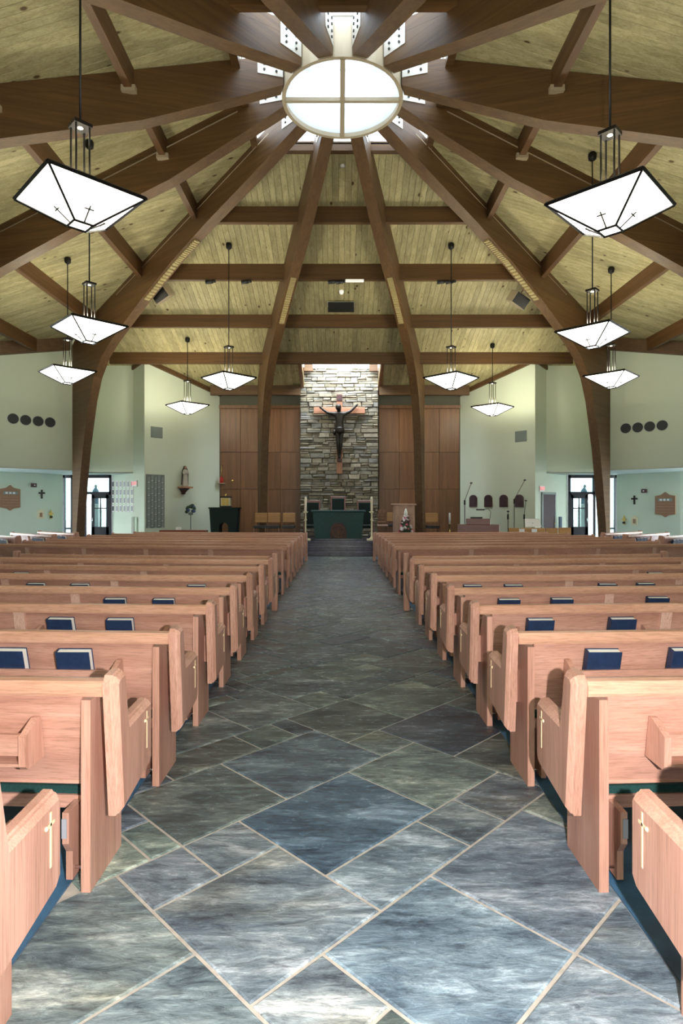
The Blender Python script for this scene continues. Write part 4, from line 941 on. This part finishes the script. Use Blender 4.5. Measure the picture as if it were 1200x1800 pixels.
for s, u in ((-1, 237), (1, 981)):
    x, y, a = on_wall(CH1, CH3, u, s); t = tag(MB().bbox(x-.05, x+.05, y-.25, y-.15, 0, 1.25, .008).build('umbrella_post', 'soffit_paint' if s < 0 else 'robe_blue'), 'slim pale post against the lobby wall on the '+SIDE[s], 'post')

# ================================================================== THINGS UNDER THE ROOF
def spk(s, u, v, r_, label):
    a45 = math.radians(45); x, y = XC+s*r_*math.sin(a45), D+r_*math.cos(a45)
    Y = y+.45; X_, _, Z_ = at(u, v, Y)
    t = thing('loudspeaker', label, 'loudspeaker', (X_, Y, Z_), 0, 'black loudspeakers on the arches')
    R = Matrix.Rotation(s*math.radians(25), 4, 'Y') @ Matrix.Rotation(s*math.radians(22), 4, 'Z') @ Matrix.Rotation(math.radians(18), 4, 'X')
    def rm(m): return m.map(lambda a, b, c: tuple(R @ Vector((a, b, c))))
    rm(MB().bbox(-.25, .25, -.2, .2, -.17, .17, .015)).build('cabinet', 'tan_steel', t); rm(MB().bbox(-.235, .235, -.225, -.2, -.155, .155, .006)).build('grille', 'black', t)
    rm(MB().tube([(0, .05, .15), (-s*.0, .1, .45)], .02, 6)).build('bracket', 'tan_steel', t)
spk(-1, 286, 517, 8.2, 'black loudspeaker hung from the left front arch'); spk(1, 910, 527, 8.2, 'black loudspeaker hung from the right front arch')
def spotl(u, v, label, n=1):
    Y = D+5.63-.05; x, _, z = at(u, v, Y); t = thing('spotlight', label, 'spotlight', (x, Y, 0), 0, 'black track spotlights')
    MB().tube([(0, 0, z+.14), (0, 0, z)], .012, 6).build('stem', 'black', t)
    MB().tube([(-.14, 0, z-.02), (.06, 0, z)], .055, 10).build('can', 'black', t); MB().tube([(.06, -.01, z+.0), (.14, -.01, z+.01)], .04, 10).build('gimbal', 'black', t)
for u, lab in ((370, 'black spotlight on the second purlin, farthest left'), (433, 'black spotlight on the second purlin, left of the left altar arch'), (585, 'black spotlight on the second purlin, left of the pair above the altar'), (599, 'black spotlight on the second purlin, right of the pair above the altar'),
               (777, 'black spotlight on the second purlin, left of the pair at right'), (792, 'black spotlight on the second purlin, farthest right')): spotl(u, 495, lab)
x, Y, z = at(623, 493.5, D+5.5); tag(MB().bbox(x-.26, x+.26, Y-.05, Y+.05, z-.03, z+.03, .01).build('strip_light', 'dome_glow'), 'short white strip light under the second purlin', 'light')
a = 6.7; x = at(600, 0, D+a)[0]; t = thing('dome_light', 'small white dome light on the boards above the altar', 'light', (x, D+a, deck(a))); MB().lathe([(.07, 0), (.07, -.05), (.05, -.1), (0, -.12)], n=12).build('dome', 'dome_glow', t)
a = 7.3; x, Y, z = at(599, 545, D+a); t = thing('ceiling_vent', 'black rectangular vent in the boards above the altar', 'vent', (x, Y, deck(a))); MB().bbox(-.42, .42, -.2, .2, -.06, -.002, .01).build('frame', 'soffit_paint', t); MB().bbox(-.39, .39, -.203, .17, -.07, -.055, .006).map(lambda x_, y_, z_: (x_, y_, z_)).build('grille', 'black', t); MB().bbox(-.4, .4, -.23, -.2, -.34, -.03, .006).build('flap', 'black', t)
for u, v, lab in ((602, 285, 'white round detector on the boards just below the skylight'),):
    Y = D+2.4; x, _, z = at(u, v, Y); t = thing('smoke_detector', lab, 'detector', (x, Y, deck(2.4))); MB().lathe([(.06, 0), (.06, -.04), (.0, -.05)], n=12).build('body', 'white', t)
